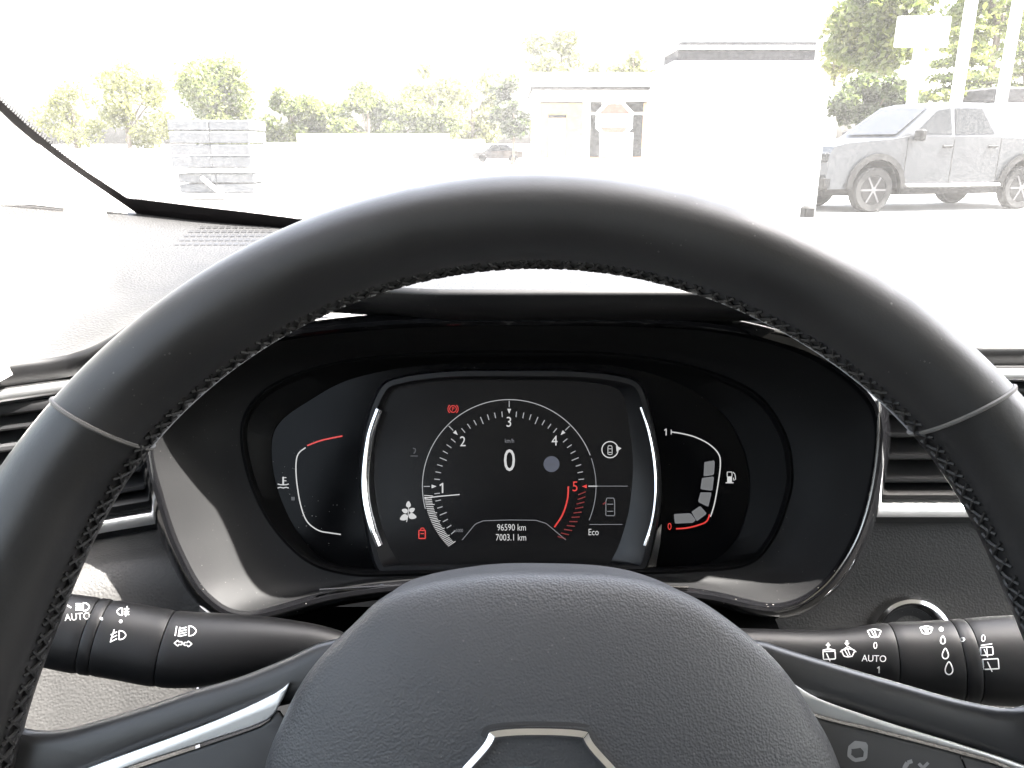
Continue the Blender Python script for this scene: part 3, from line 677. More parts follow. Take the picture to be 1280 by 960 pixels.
rst, rparts, RB = stalk('wiper_stalk', 'black wiper switch stalk with white wiper symbols right of the steering column', [(900, 812, 26, .375), (950, 813, 26, .375), (1020, 818, 29, .374), (1065, 820, 34, .373), (1110, 822, 42, .372), (1160, 825, 47, .370), (1215, 826, 51, .367), (1280, 825, 54, .364), (1400, 822, 50, .358), (1412, 822, 42, .357)], .37, [1112, 1193, 1212], STALK)
fl = lambda x, y: hit(LB, x, y, .00025)
fr_ = lambda x, y: hit(RB, x, y, .00025)
def part_for(parts, px): return min(parts, key=lambda p: abs(sum(v.co.x for v in p.data.vertices) / len(p.data.vertices) - W(px, 800, .37).x))
def lamp(cx, cy, s, f, left=True, rays=4, slant=0.0):
    """headlamp symbol: a D with rays"""
    k = 1 if left else -1
    D = [(cx, cy - s*.55), (cx + k*s*.5, cy - s*.45), (cx + k*s*.85, cy), (cx + k*s*.5, cy + s*.45), (cx, cy + s*.55)]
    out = [ribbon(cr(D, 14) + [np.array(D[0])], 1.5, f, False, 1.5)]
    for i in range(rays):
        y = cy + s * (-.42 + .84 * i / max(1, rays-1)); out.append(ribbon([(cx - k*s*.25, y), (cx - k*s*1.05, y + slant)], 1.4, f, False, 2))
    return out
def arrow(cx, cy, s, f, k):
    return [ribbon([(cx - k*s, cy), (cx, cy - s*.8), (cx, cy - s*.35), (cx + k*s, cy - s*.35), (cx + k*s, cy + s*.35), (cx, cy + s*.35), (cx, cy + s*.8)], 1.4, f, True, 1.5)]
merge(lamp(236, 789, 11, fl, True, 4, 2) + [ribbon([(221, 783), (219, 795)], 1.5, fl), ribbon([(225, 784), (223, 796)], 1.5, fl)] + arrow(223, 804, 5, fl, 1) + arrow(235, 805, 5, fl, -1)).build('printed_symbols', WPRINT, part_for(lparts, 300), False)
merge(lamp(153, 765, 8, fl, False, 3, 0) + [ribbon([(159, 758), (157, 771)], 1.3, fl), poly(circle(151, 777, 2.2, 12), fl)] + lamp(149, 794, 10, fl, True, 3, 4) + [ribbon([(143, 787), (138, 803)], 1.5, fl)]).build('printed_symbols', WPRINT, part_for(lparts, 168), False)
poly(circle(126.5, 774, 2.4, 12), fl).build('printed_dot', WPRINT, part_for(lparts, 120), False)
merge([text('AUTO', 97, 771, 8.5, fl, .95, -4)] + lamp(104, 759, 9, fl, True, 4, 0) + [ribbon([(84, 757), (89, 760)], 1.8, fl)]).build('printed_symbols', WPRINT, part_for(lparts, 60), False)
def rear_win(cx, cy, s, f):
    return [ribbon([(cx - s, cy - s*.6), (cx + s, cy - s*.7), (cx + s*1.1, cy + s*.6), (cx - s*.9, cy + s*.7)], 1.5, f, True, 1.5), ribbon([(cx - s*.4, cy - s*.3), (cx + s*.2, cy + s*1.0)], 1.4, f)]
def drop(cx, cy, s, f):
    return [ribbon(cr([(cx, cy - s), (cx + s*.55, cy), (cx + s*.5, cy + s*.7), (cx, cy + s), (cx - s*.5, cy + s*.7), (cx - s*.55, cy)], 24, True), 1.5, f, True, 1.2)]
def fan(cx, cy, s, f):
    return [ribbon(cr([(cx - s, cy - s*.35), (cx, cy - s*.6), (cx + s, cy - s*.35)], 10) + [np.array((cx + s*.6, cy + s*.5)), np.array((cx, cy + s*.6)), np.array((cx - s*.6, cy + s*.5))], 1.4, f, True, 1.5), ribbon([(cx - s*.5, cy - s*.4), (cx + s*.1, cy + s*.6)], 1.3, f), ribbon([(cx - s*.05, cy - s*.5), (cx + s*.3, cy + s*.4)], 1.2, f)]
def uparrow(cx, cy, s, f, k):
    return [poly([(cx - s, cy), (cx, cy - k*s*1.1), (cx + s, cy)], f), ribbon([(cx, cy), (cx, cy + k*s)], s*.8, f)]
merge(uparrow(1035, 807, 3.2, fr_, 1) + rear_win(1036, 819, 7.5, fr_) + [ribbon([(1028, 813), (1036, 811), (1044, 813)], 1.3, fr_)] + uparrow(1058.5, 804, 3.2, fr_, -1) + fan(1060, 816, 8.5, fr_) + [ribbon([(1050, 815), (1060, 808), (1070, 815)], 1.3, fr_)]
      + fan(1093, 792, 8.5, fr_) + [text('0', 1094, 807, 8.5, fr_, .9), text('AUTO', 1092.5, 823, 8.2, fr_, .95, 2), text('1', 1098, 837, 8.2, fr_, .9)]).build('printed_symbols', WPRINT, part_for(rparts, 1060), False)
merge(fan(1158, 788, 8, fr_) + [ribbon([(1151, 784), (1158, 788), (1166, 785)], 1.5, fr_), poly(circle(1176.5, 787, 3, 12), fr_)] + drop(1178.5, 800, 5, fr_) + drop(1181.5, 817, 6.5, fr_) + drop(1186, 835, 8, fr_)).build('printed_symbols', WPRINT, part_for(rparts, 1155), False)
poly(circle(1203.5, 799.5, 2.8, 12), fr_).build('printed_dot', WPRINT, part_for(rparts, 1203), False)
merge([text('0', 1229, 798, 9, fr_, .95)] + rear_win(1233, 814, 7.5, fr_) + [ribbon([(1226, 807), (1240, 805)], 1.4, fr_), ribbon([(1233, 809), (1234, 818)], 1.3, fr_)] + rear_win(1238, 830, 9.5, fr_)).build('printed_symbols', WPRINT, part_for(rparts, 1300), False)
clm = thing('column_shroud', WC - WP.n * .16, 'dark plastic shroud round the steering column behind the wheel', 'column cover')
rows = []
for d, r_ in ((.028, .036), (.035, .044), (.06, .048), (.10, .050), (.14, .050), (.18, .050)):
    rows.append([WP.p(.006 + r_ * 1.6 * math.copysign(abs(math.cos(a)) ** .75, math.cos(a)), -.005 + r_ * .95 * math.copysign(abs(math.sin(a)) ** .75, math.sin(a)), -d) for a in np.linspace(0, 2*math.pi, 48, endpoint=False)])
MB().loft(rows, True, True, True).build('shroud', SATIN, clm)
for k in range(5):
    rows = [[WP.p(.006 + r_ * 1.6 * math.copysign(abs(math.cos(a)) ** .75, math.cos(a)), -.005 + r_ * .95 * math.copysign(abs(math.sin(a)) ** .75, math.sin(a)), -d) for a in np.linspace(0, 2*math.pi, 48, endpoint=False)] for d, r_ in ((.04 + k*.008, .046), (.042 + k*.008, .053), (.046 + k*.008, .053), (.048 + k*.008, .046))]
    MB().loft(rows, True).build('gaiter_fold', SATIN, clm)

# ------------------------------------------------------------------ CAR SHELL: windscreen, pillars, roof, doors, seats
CXC = .38                                                        # centre line of the car, right of the driver
hd_l = [(-.29, .16, .34), (-.20, .22, .362), (0.0, .280, .38), (.38, .325, .388), (.76, .295, .38), (.96, .235, .362), (1.05, .16, .34)]
NB = 90
hdr = cr(hd_l, NB)
wbs = resample(np.array(cr(ws_base[2:-2], 200)), NB)
side = [(-.318, .668, -.050), (-.337, .555, .018), (-.334, .44, .105), (-.318, .30, .22), (-.29, .16, .34)]
sidec = np.array(cr(side, 31))
def ws_pt(i, k):
    """i along the width 0..NB-1, k from bottom 0 to top 30"""
    f = k / 30; b = np.array(wbs[i]); t = np.array(hdr[i]); p = b + (t - b) * f
    bul = math.sin(f * math.pi) * .035
    e = abs(i / (NB - 1) * 2 - 1) ** 6
    lin = np.array(wbs[0]) + (np.array(hdr[0]) - np.array(wbs[0])) * f
    dev = sidec[k] - lin
    if i > NB / 2: dev = dev * np.array([-1, 1, 1])
    p = p + np.array([0, bul * .6, bul * .8]) * (1 - e) + dev * e
    return CAM + Vector(p)
wscreen = thing('windscreen', CAM + Vector(wbs[NB // 2]), 'large dusty raked windscreen with black dotted border above the dashboard', 'windscreen')
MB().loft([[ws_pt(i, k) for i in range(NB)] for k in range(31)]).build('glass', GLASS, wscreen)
# black ceramic border inside the glass with its fading dots
def inward(p, q=.0015): return p + Vector((0, -.5, -.8)) * q
def side_band(i0, off):                                          # strip along the left / right edge
    rows = []
    for k in range(31):
        wdt = .020 + .0 * k
        a = ws_pt(0 if i0 == 0 else NB-1, k); b = ws_pt(1 if i0 == 0 else NB-2, k); d = (b - a).normalized()
        wd = off * float(np.interp(k, [0, 1, 4, 9], [1.5, 1.0, .62, .5]))
        rows.append([inward(a), inward(a + d * wd)])
    return rows
for i0 in (0, 1):
    rows = side_band(i0, .0105); MB().loft(rows).build('frit_border', FRIT, wscreen, False)
    dots = MB()
    for r_ in range(3):
        for k in range(30):
            a = ws_pt(0 if i0 == 0 else NB-1, k); b = ws_pt(1 if i0 == 0 else NB-2, k); a2 = ws_pt(0 if i0 == 0 else NB-1, k+1); d = (b - a).normalized(); nn_ = d.cross((a2 - a).normalized())
            for q in range(8):
                wk = .0105 * float(np.interp(k, [0, 1, 4, 9], [1.5, 1.0, .62, .5])); c = inward(a.lerp(a2, (q + .5 * (r_ % 2)) / 8) + d * (wk + .0004 + .0012 * r_)); dots.disc(c, nn_, .00062 - .00013 * r_, 6)
    o = dots.build('frit_dots', FRIT, wscreen, False); o['kind'] = 'stuff'
def bot_h(i):                                                    # height of the bottom border
    return .030
rows = []; rows2 = []; dots = MB()
for i in range(NB):
    a = ws_pt(i, 0); b = ws_pt(i, 2); d = (b - a).normalized(); h = float(np.interp(min(i, NB-1-i), [0, 6, 14, 25, 45], [.020, .014, .004, -.004, -.008]))
    if h > -.001 and i < NB / 2: rows.append([inward(a - d * .02), inward(a), inward(a + d * max(h, .0001))])
    if h > -.001 and i >= NB / 2: rows2.append([inward(a - d * .02), inward(a), inward(a + d * max(h, .0001))])
    if i < NB - 1 and h > .001:
        a2 = ws_pt(i+1, 0); nn_ = d.cross((a2 - a).normalized())
        L = (a2 - a).length; m = max(2, int(L / .0022))
        for r_ in range(3):
            for q in range(m): dots.disc(inward(a.lerp(a2, (q + .5*(r_ % 2)) / m) + d * (h + .0006 + .0013 * r_)), nn_, .00065 - .00013 * r_, 6)
MB().loft(rows).build('frit_border', FRIT, wscreen, False); MB().loft(rows2).build('frit_border', FRIT, wscreen, False)
o = dots.build('frit_dots', FRIT, wscreen, False); o['kind'] = 'stuff'
shell = thing('car_cabin', CAM + Vector((CXC, -.6, -1.0)), 'pale pillar trim and lining of the car cabin beside the windscreen', 'car cabin')
def mirror_x(p): return Vector((2 * CXC - p.x, p.y, p.z))
# pillar trims
for s in (0, 1):
    rows = []
    for k in range(31):
        a = ws_pt(0, k) + Vector((-.001, -.001, -.001)); f = k / 30
        q = [a, a + Vector((-.012, -.016, -.003)), a + Vector((-.030, -.040, -.010)), a + Vector((-.042, -.075, -.018)), a + Vector((-.050, -.115, -.026)), a + Vector((-.075, -.12, -.02))]
        rows.append(q if s == 0 else [mirror_x(p) for p in q])
    a0 = rows[0]; foot = [p + Vector((0, -.01, -.10)) for p in a0]
    MB().loft([foot] + rows).build('pillar_trim', TRIM, shell)
# pale door sill lapping the end of the dashboard
for s in (0, 1):
    rows = []
    for k in range(25):
        f = k / 24; y = .345 + (.672 - .345) * f; xe = float(np.interp(y, [.345, .40, .50, .57, .62, .66, .68], [-.264, -.270, -.277, -.290, -.314, -.334, -.345]))
        lo, hi = near(xe), far(xe)[0]; z = dash_z(xe, min(1, max(0, (y - lo) / (hi - lo))))[1]
        q = [CAM + Vector((xe + a, y, z + b)) for a, b in ((.002, -.006), (0, .004), (-.006, .009), (-.03, .016), (-.075, .018), (-.12, .0), (-.125, -.1))]
        rows.append(q if s == 0 else [mirror_x(p) for p in q])
    MB().loft(rows).build('door_sill', TRIM, shell)
# roof
hr = [CAM + Vector(p) for p in hdr]
rows = [hr]
for y, z in ((.12, .400), (.0, .41), (-.15, .425), (-.5, .445), (-1.1, .43), (-1.7, .36), (-2.0, .30)):
    rows.append([CAM + Vector((p.x - CAM.x if abs(p.x - CXC) < .6 else p.x, y, z - .06 * abs((p.x - CXC) / .67) ** 4)) for p in hr])
MB().loft(rows).build('roof_lining', HEAD, shell)
MB().loft([[p + Vector((0, .004, .03)) for p in r_] for r_ in rows]).build('roof', PAINT, shell)
# doors
for s in (0, 1):
    mm = (lambda p: p) if s == 0 else mirror_x
    low_ = [CAM + Vector(p) for p in ((-.36, .56, -.13), (-.375, .2, -.15), (-.385, -.5, -.14), (-.37, -1.4, -.10), (-.33, -2.0, -.06))]
    bot_ = [p + Vector((-.02, 0, -.72)) for p in low_]; mid_ = [p + Vector((.035, 0, -.05)) for p in low_]
    MB().loft([[mm(p) for p in q] for q in (low_, mid_, [p + Vector((.03, 0, -.3)) for p in low_], bot_)]).build('door_lining', FABRIC, shell)
    up_ = [CAM + Vector(p) for p in ((-.375, .50, -.03), (-.36, .30, .17), (-.32, .05, .35), (-.30, -1.1, .37), (-.30, -1.7, .30))]
    MB().loft([[mm(p) for p in q] for q in (low_, up_)]).build('side_window', GLASS2, shell)
    for ya, yb in ((-.52, -.66), (-1.5, -2.0)):
        q = [CAM + Vector((-.37, ya, -.14)), CAM + Vector((-.37, yb, -.14)), CAM + Vector((-.29, yb, .34)), CAM + Vector((-.29, ya, .36))]
        q2 = [p + Vector((.02, 0, 0)) for p in q]
        MB().loft([[mm(p) for p in q], [mm(p) for p in q2]], True, True, True).build('pillar', HEAD, shell, False)
MB().box(CAM + Vector((CXC, -.6, -.85)), (1.56, 2.9, .03)).build('floor', CARPET, shell, False)
MB().box(CAM + Vector((CXC, -2.03, -.45)), (1.5, .04, .8)).build('rear_panel', FABRIC, shell, False)
MB().loft([[CAM + Vector((x, -2.02, z)) for x in (-.34, CXC, 1.10)] for z in (-.06, .27)]).build('rear_window', GLASS3, shell, False)
MB().box(CAM + Vector((CXC, .80, -.55)), (1.5, .03, .75)).build('firewall', CARPET, shell, False)
rows = [[CAM + Vector((x, y, z + .04 * (1 - ((x - CXC) / .8) ** 2))) for x in np.linspace(CXC - .8, CXC + .8, 24)] for y, z in ((1.04, -.16), (1.3, -.155), (1.6, -.19), (1.9, -.26), (2.0, -.33), (2.03, -.6))]
MB().loft(rows).build('bonnet', PAINT, shell)
for x in (0.0, .76):
    s_ = MB().box(CAM + Vector((x, -.28, -.58)), (.50, .50, .16), None, .05).build('front_seat', FABRIC, shell)
    MB().box(CAM + Vector((x, -.62, -.28)), (.50, .14, .62), Matrix.Rotation(R(18), 3, 'X'), .05).build('backrest', FABRIC, s_)
    MB().box(CAM + Vector((x, -.74, .10)), (.26, .10, .18), Matrix.Rotation(R(10), 3, 'X'), .04).build('headrest', FABRIC, s_)
    MB().box(CAM + Vector((x, -.28, -.75)), (.40, .44, .17), None, .01).build('seat_base', VENTBLK, s_)

# ------------------------------------------------------------------ EXTERIOR
WHITEW = mat('white_render', (.78, .78, .76), .8, bump=(40, .2, .01, 'noise'), var=.05, vscale=2)
ROOFD = mat('dark_roof', (.018, .018, .02), .8, spec=.2, var=.3, vscale=6)
GREYM = mat('grey_slab', (.045, .048, .052), .85, var=.12, vscale=5)
STEELW = mat('white_post', (.75, .75, .73), .5)
ORANGE = mat('ochre_wall', (.50, .32, .16), .8, var=.1, vscale=3)
DGLASS = mat('dark_window_glass', (.010, .011, .012), .15, spec=.08)
TYRE = mat('tyre_rubber', (.016, .016, .016), .85, spec=.2)
ALLOY = mat('alloy_rim', (.06, .06, .062), .6, .2, spec=.2)
GREYP = mat('grey_car_paint', (.018, .020, .023), .35, .1, spec=.35)
BLACKP = mat('black_car_paint', (.012, .012, .014), .2, coat=.6)
BLKPL = mat('black_trim_plastic', (.006, .006, .006), .7, spec=.15)
def gy(py):                                                      # distance along +Y of a ground point seen at py
    r = ray(640, py); return -CAM.z / r.z * r.y
def at(px, py, Y):
    r = ray(px, py); t = Y / r.y; return CAM + r * t
def extrude_y(mb, prof, y0, y1, ins=0.0):
    """side profile (x, z) from y0 to y1"""
    n_ = len(prof); cxm = sum(p[0] for p in prof) / n_
    return mb.add([(x, y0, z) for x, z in prof] + [(x, y1, z) for x, z in prof], [tuple(range(n_))[::-1], tuple(range(n_, 2*n_))] + [(i, (i+1) % n_, n_ + (i+1) % n_, n_ + i) for i in range(n_)])
def place(root, loc, rz):
    root.location = loc; root.rotation_euler = (0, 0, rz)
def thing0(name, label, cat, group=None):
    return thing(name, (0, 0, 0), label, cat, group)
def wheel_part(root, x, y, r, side):
    w_ = MB().lathe((x, y, r), (0, side, 0), [(r*.62, -.02), (r*.66, .02), (r*.92, .03), (r, .0), (r, -.16), (r*.9, -.2), (r*.5, -.2)], 40).build('wheel', TYRE, root)
    MB().lathe((x, y, r), (0, side, 0), [(r*.64, .015), (r*.60, .02), (r*.57, -.05), (r*.1, -.06)], 40).build('rim', BLKPL, w_)
    for k in range(6):
        a = k * math.pi / 3; c = Vector((x + math.cos(a) * r*.33, y + side*.005, r + math.sin(a) * r*.33))
        MB().box(c, (r*.62, .03, r*.085), Matrix.Rotation(-a, 3, 'Y')).build('spoke', ALLOY, w_, False)
    MB().lathe((x, y, r), (0, side, 0), [(r*.14, -.03), (r*.12, .02), (.001, .025)], 20).build('hub_cap', ALLOY, w_)
def arch(cx, r, z0, n_=14): return [(cx + r * math.cos(a), z0 + r * math.sin(a)) for a in np.linspace(0, math.pi, n_)]
# pickup
tr = thing0('pickup_truck', 'grey double cab pickup truck parked side on in front of the trees', 'pickup truck')
HWD = .93
aR = .52
body = [(.05, .42), (.0, .55), (.02, .95), (.10, 1.08), (.35, 1.13), (1.35, 1.20), (1.62, 1.24), (3.55, 1.22), (5.28, 1.20), (5.32, .62), (5.25, .55)]
low = [(5.25, .55)] + [(x, z) for x, z in arch(4.22, aR, .42)] + [(3.6, .42), (1.6, .42)] + [(x, z) for x, z in arch(1.0, aR, .42)] + [(.35, .42)]
prof = body + low[1:]
extrude_y(MB(), prof, -HWD + .03, HWD - .03).build('body', GREYP, tr, False)
g_b = [(1.40, 1.20), (2.18, 1.70), (2.5, 1.76), (3.25, 1.75), (3.62, 1.22)]
rows = [[(x, -HWD + .06 + .16 * (z - 1.2) / .56, z) for x, z in g_b], [(x, HWD - .06 - .16 * (z - 1.2) / .56, z) for x, z in g_b]]
MB().loft(rows, True, True, True).build('cab', GREYP, tr, False)
def yside(z): return -HWD + .055 + .16 * (z - 1.2) / .56
for wq in ([(1.72, 1.26), (2.22, 1.62), (2.50, 1.66), (2.52, 1.26)], [(2.60, 1.26), (2.60, 1.66), (3.18, 1.66), (3.45, 1.27)]):
    for s in (1, -1):
        MB().add([(x, s * yside(z) - s * .004, z) for x, z in wq], [(0, 1, 2, 3)]).build('window', DGLASS, tr, False)
MB().add([(1.46, -.72, 1.26), (2.14, -.62, 1.68), (2.14, .62, 1.68), (1.46, .72, 1.26)], [(0, 1, 2, 3)]).build('windscreen', DGLASS, tr, False).location = (-.012, 0, .008)
for s in (1, -1):
    for cx_ in (1.0, 4.22):
        wheel_part(tr, cx_, s * (HWD - .05), .395, s)
        a1 = arch(cx_, aR + .09, .42); a2 = arch(cx_, aR - .02, .42)
        MB().loft([[(x, s * (HWD + .02), z) for x, z in a1], [(x, s * (HWD + .035), z) for x, z in a2], [(x, s * (HWD - .06), z) for x, z in a2]]).build('wheel_arch', BLKPL, tr)
        MB().loft([[(x, s * (HWD - .28), z) for x, z in a1], [(x, s * (HWD - .07), z) for x, z in a1]]).build('arch_liner', BLKPL, tr)
    MB().box((2.62, s * (HWD + .01), .47), (2.0, .16, .05), None, .015).build('side_step', SILVER, tr)
    MB().box((2.62, s * (HWD - .10), .38), (2.1, .12, .12)).build('sill', BLKPL, tr, False)
    for x in (2.42, 3.40): MB().box((x, s * (HWD - .015), 1.08), (.20, .035, .04), None, .01).build('door_handle', BLKPL, tr)
    for x in (1.58, 2.56, 3.58): MB().box((x, s * (HWD - .03), .84), (.012, .006, .72)).build('door_gap', BLKPL, tr, False)
    MB().box((1.72, s * (HWD + .09), 1.25), (.12, .20, .18), None, .03).build('mirror', BLKPL, tr)
    MB().box((.06, s * .68, .92), (.16, .38, .16), None, .03).build('headlight', DGLASS, tr)
MB().box((-.01, 0, .90), (.06, .98, .22), None, .02).build('grille', BLKPL, tr)
MB().box((.03, 0, .52), (.22, 1.80, .26), None, .05).build('bumper', BLKPL, tr)
MB().box((2.6, 0, .46), (4.9, 1.30, .34)).build('chassis', BLKPL, tr, False)
for ch in [k for k in col.objects if k.parent == tr and not k.name.startswith(('wheel', 'arch', 'side_step', 'sill', 'chassis'))]:
    for v in ch.data.vertices:
        if v.co.z > .6: v.co.z = .6 + (v.co.z - .6) * 1.13
yt = 14.45; place(tr, (at(1090, 264, yt).x - math.cos(R(14)) - .93 * math.sin(R(14)), yt - math.sin(R(14)) + .93 * math.cos(R(14)), 0), R(14))
# far dark car
dc = thing0('dark_car', 'small black car parked far off across the lot', 'car')
prof = [(.05, .3), (.0, .6), (.15, .75), (1.0, .85), (3.2, .92), (4.1, .85), (4.15, .4)] + [(x, z) for x, z in arch(3.35, .34, .3, 8)] + [(2.9, .25), (1.2, .25)] + [(x, z) for x, z in arch(.85, .34, .3, 8)] + [(.4, .3)]
extrude_y(MB(), prof, -.85, .85).build('body', BLACKP, dc, False)
gq = [(.95, .85), (1.6, 1.38), (2.8, 1.42), (3.7, .9)]
MB().loft([[(x, -.82 + .2 * (z - .85), z) for x, z in gq], [(x, .82 - .2 * (z - .85), z) for x, z in gq]], True, True, True).build('cab', BLACKP, dc, False)
for q in ([(1.2, .92), (1.65, 1.3), (2.2, 1.33), (2.2, .92)], [(2.27, .92), (2.27, 1.33), (2.75, 1.33), (3.35, .93)]):
    MB().add([(x, -.83 + .2 * (z - .85), z) for x, z in q], [(0, 1, 2, 3)]).build('window', DGLASS, dc, False)
for x in (.85, 3.35):
    for s in (1, -1): MB().lathe((x, s*.80, .31), (0, s, 0), [(.18, .01), (.2, .03), (.31, .0), (.31, -.15)], 24).build('wheel', TYRE, dc)
place(dc, (at(590, 190, 54).x, 54, 0), R(4)); dc.scale = (.80, .80, .80)
# white cabin with dark roof strip
wcab = thing0('white_cabin', 'plain white windowless cabin with a dark flat roof strip beside the pickup', 'building')
Yc = 13.0
def bx(px): return at(px, 200, Yc).x
xl, xr = bx(821), bx(1026); zt = at(900, 76, Yc).z; ztop = at(900, 53, Yc).z
prof = [(xl, 0), (xl, at(821, 112, Yc).z), (bx(836), zt), (bx(1004), zt), (xr, at(1026, 96, Yc).z), (xr, 0)]
extrude_y(MB(), prof, Yc, Yc + 1.2).build('wall', WHITEW, wcab, False)
MB().box(((bx(840) + bx(1006)) / 2, Yc + .6, (zt + at(900, 62, Yc).z) / 2), (bx(1006) - bx(840), 1.16, at(900, 62, Yc).z - zt)).build('roof', ROOFD, wcab, False)
MB().box(((bx(838) + bx(1008)) / 2, Yc + .6, (at(900, 61, Yc).z + at(900, 57, Yc).z) / 2), (bx(1008) - bx(838), 1.24, .05)).build('roof_trim', WHITEW, wcab, False)
MB().box(((bx(843) + bx(1006)) / 2, Yc + .6, at(900, 54, Yc).z), (bx(1006) - bx(843), 1.16, .045)).build('roof_edge', ROOFD, wcab, False)
tag(MB().box((bx(1012), Yc - .15, .12), (.16, .25, .24), None, .03).build('ground_block', BLKPL), 'small dark block on the ground between the white cabin and the pickup', 'block')
# low building with canopy
kb = thing0('canopy_building', 'low building with white canopy fascia and ochre wall behind the stop sign', 'building')
Yb = 32.0
def kx(px, Y=Yb): return at(px, 180, Y).x
def kz(py, Y=Yb): return at(700, py, Y).z
MB().box(((kx(652) + kx(830)) / 2, Yb + 1.5, (kz(96) + kz(112)) / 2), (kx(830) - kx(652), 7, kz(96) - kz(112))).build('canopy', WHITEW, kb, False)
MB().box(((kx(662) + kx(830)) / 2, Yb + 1.6, kz(113.5)), (kx(830) - kx(662), 6.9, .09)).build('gutter', ROOFD, kb, False)
MB().box(((kx(664) + kx(830)) / 2, Yb + 1.7, (kz(116) + kz(124)) / 2), (kx(830) - kx(664), 6.7, kz(116) - kz(124))).build('fascia', WHITEW, kb, False)
MB().box(((kx(668) + kx(830)) / 2, Yb + 4, kz(126) / 2), (kx(830) - kx(668), 4, kz(126))).build('wall', ORANGE, kb, False)
for px, c_ in ((669, 8), (730, 8), (814, 5)): MB().box((kx(px), Yb - .8, kz(124) / 2), (c_ * .032, .25, kz(124))).build('column', STEELW, kb, False)
Yw = Yb + 1.95
MB().box(((kx(686, Yw) + kx(706, Yw)) / 2, Yw, kz(148, Yw) / 2), (kx(706, Yw) - kx(686, Yw), .1, kz(148, Yw))).build('door', WHITEW, kb, False)
MB().box(((kx(686, Yw) + kx(706, Yw)) / 2, Yw, kz(147, Yw) + .05), (kx(707, Yw) - kx(685, Yw), .14, .10)).build('door_lintel', ROOFD, kb, False)
MB().box(((kx(735, Yw) + kx(802, Yw)) / 2, Yw, (kz(196, Yw) + kz(128, Yw)) / 2), (kx(802, Yw) - kx(735, Yw), .1, kz(128, Yw) - kz(196, Yw))).build('window', DGLASS, kb, False)
for px in (752,): MB().box((kx(px, Yw), Yw - .08, (kz(196, Yw) + kz(128, Yw)) / 2), (.09, .06, kz(128, Yw) - kz(196, Yw))).build('window_bar', STEELW, kb, False)
MB().box(((kx(735, Yw) + kx(802, Yw)) / 2, Yw - .08, kz(142, Yw)), (kx(802, Yw) - kx(735, Yw), .06, .1)).build('window_bar', STEELW, kb, False)
MB().box(((kx(652) + kx(806)) / 2, Yb - 1.2, kz(198, Yb - 1.2) / 2), (kx(806) - kx(652), .2, kz(198, Yb - 1.2))).build('low_wall', WHITEW, kb, False)
# octagonal sign
Ys = 18.0; sgc = at(768, 150, Ys)
sg_ = thing('road_sign', (sgc.x, Ys, 0), 'octagonal white edged sign with orange red bands on a post by the canopy building', 'road sign')
RED = mat('sign_red', (.30, .03, .015), .5); WS = mat('sign_white', (.8, .8, .78), .5)
def octa(r, y, c): return [(c.x + r * math.cos(R(22.5 + 45*k)), y, c.z + r * math.sin(R(22.5 + 45*k))) for k in range(8)]
MB().loft([octa(.43, Ys + .02, sgc), octa(.43, Ys, sgc)], True, True, True).build('plate', WS, sg_, False)
def octband(z0, z1):
    P = [(x, z) for x, _, z in octa(.36, 0, sgc)]; out = []
    for i in range(8):
        a, b = P[i], P[(i+1) % 8]
        if z0 <= a[1] <= z1: out.append(a)
        for zc in (z0, z1):
            if (a[1] - zc) * (b[1] - zc) < 0:
                f = (zc - a[1]) / (b[1] - a[1]); out.append((a[0] + (b[0]-a[0])*f, zc))
    m = np.mean(out, 0); out.sort(key=lambda p: math.atan2(p[1]-m[1], p[0]-m[0])); return out
for z0, z1 in ((sgc.z + .12, sgc.z + 1), (sgc.z - 1, sgc.z - .14)):
    q = octband(z0, z1); MB().add([(x, Ys - .004, z) for x, z in q], [tuple(range(len(q)))]).build('red_band', RED, sg_, False)
MB().tube([(sgc.x, Ys + .06, 0), (sgc.x, Ys + .06, sgc.z + .3)], .035, 10).build('post', STEELW, sg_)
bx_ = at(770, 181, Ys)
MB().box((bx_.x, Ys - .01, bx_.z), (.72, .03, .50)).build('lower_plate', WS, sg_, False)
# white wall along the far edge
Yf = 57.0
bw = thing('boundary_wall', (at(400, 180, Yf).x, Yf, 0), 'long low white wall in front of the far bushes', 'wall')
for a_, b_, t_ in ((-60, 330, 186), (330, 372, 178), (372, 562, 167), (562, 606, 174), (606, 662, 180)):
    x0, x1, z1 = at(a_, 180, Yf).x, at(b_, 180, Yf).x, at(400, t_, Yf).z
    MB().box(((x0 + x1) / 2, Yf, z1 / 2), (x1 - x0 - .02, .2, z1)).build('wall_panel', WHITEW, bw, False)
# stack of grey slabs
Yk = 17.8
xa, xb = at(214, 200, Yk).x, at(315, 200, Yk).x
pk = thing('slab_stack', ((xa+xb)/2, Yk, 0), 'tall stack of grey slabs in layers on white pallets on the lot', 'slab stack')
def pz(py): return max(0.02, at(260, py, Yk).z)
ys_ = [150, 163, 164.5, 179, 180.5, 194, 195.5, 208]
for a, b in ((150, 163), (164.5, 179), (180.5, 194), (195.5, 209)):
    for i in range(2):
        x0 = xa + (xb - xa) * i / 2 + .004; x1 = xa + (xb - xa) * (i+1) / 2 - .004
        MB().box(((x0+x1)/2 + random.uniform(-.01, .01), Yk + .6 + random.uniform(-.03, .03), (pz(a) + pz(b)) / 2), (x1 - x0, 1.2, pz(a) - pz(b)), None, .02).build('slab', GREYM, pk)
MB().box(((xa+xb)/2, Yk + .6, (pz(210) + pz(216)) / 2), (xb - xa + .04, 1.24, .09)).build('pallet', WHITEW, pk, False)
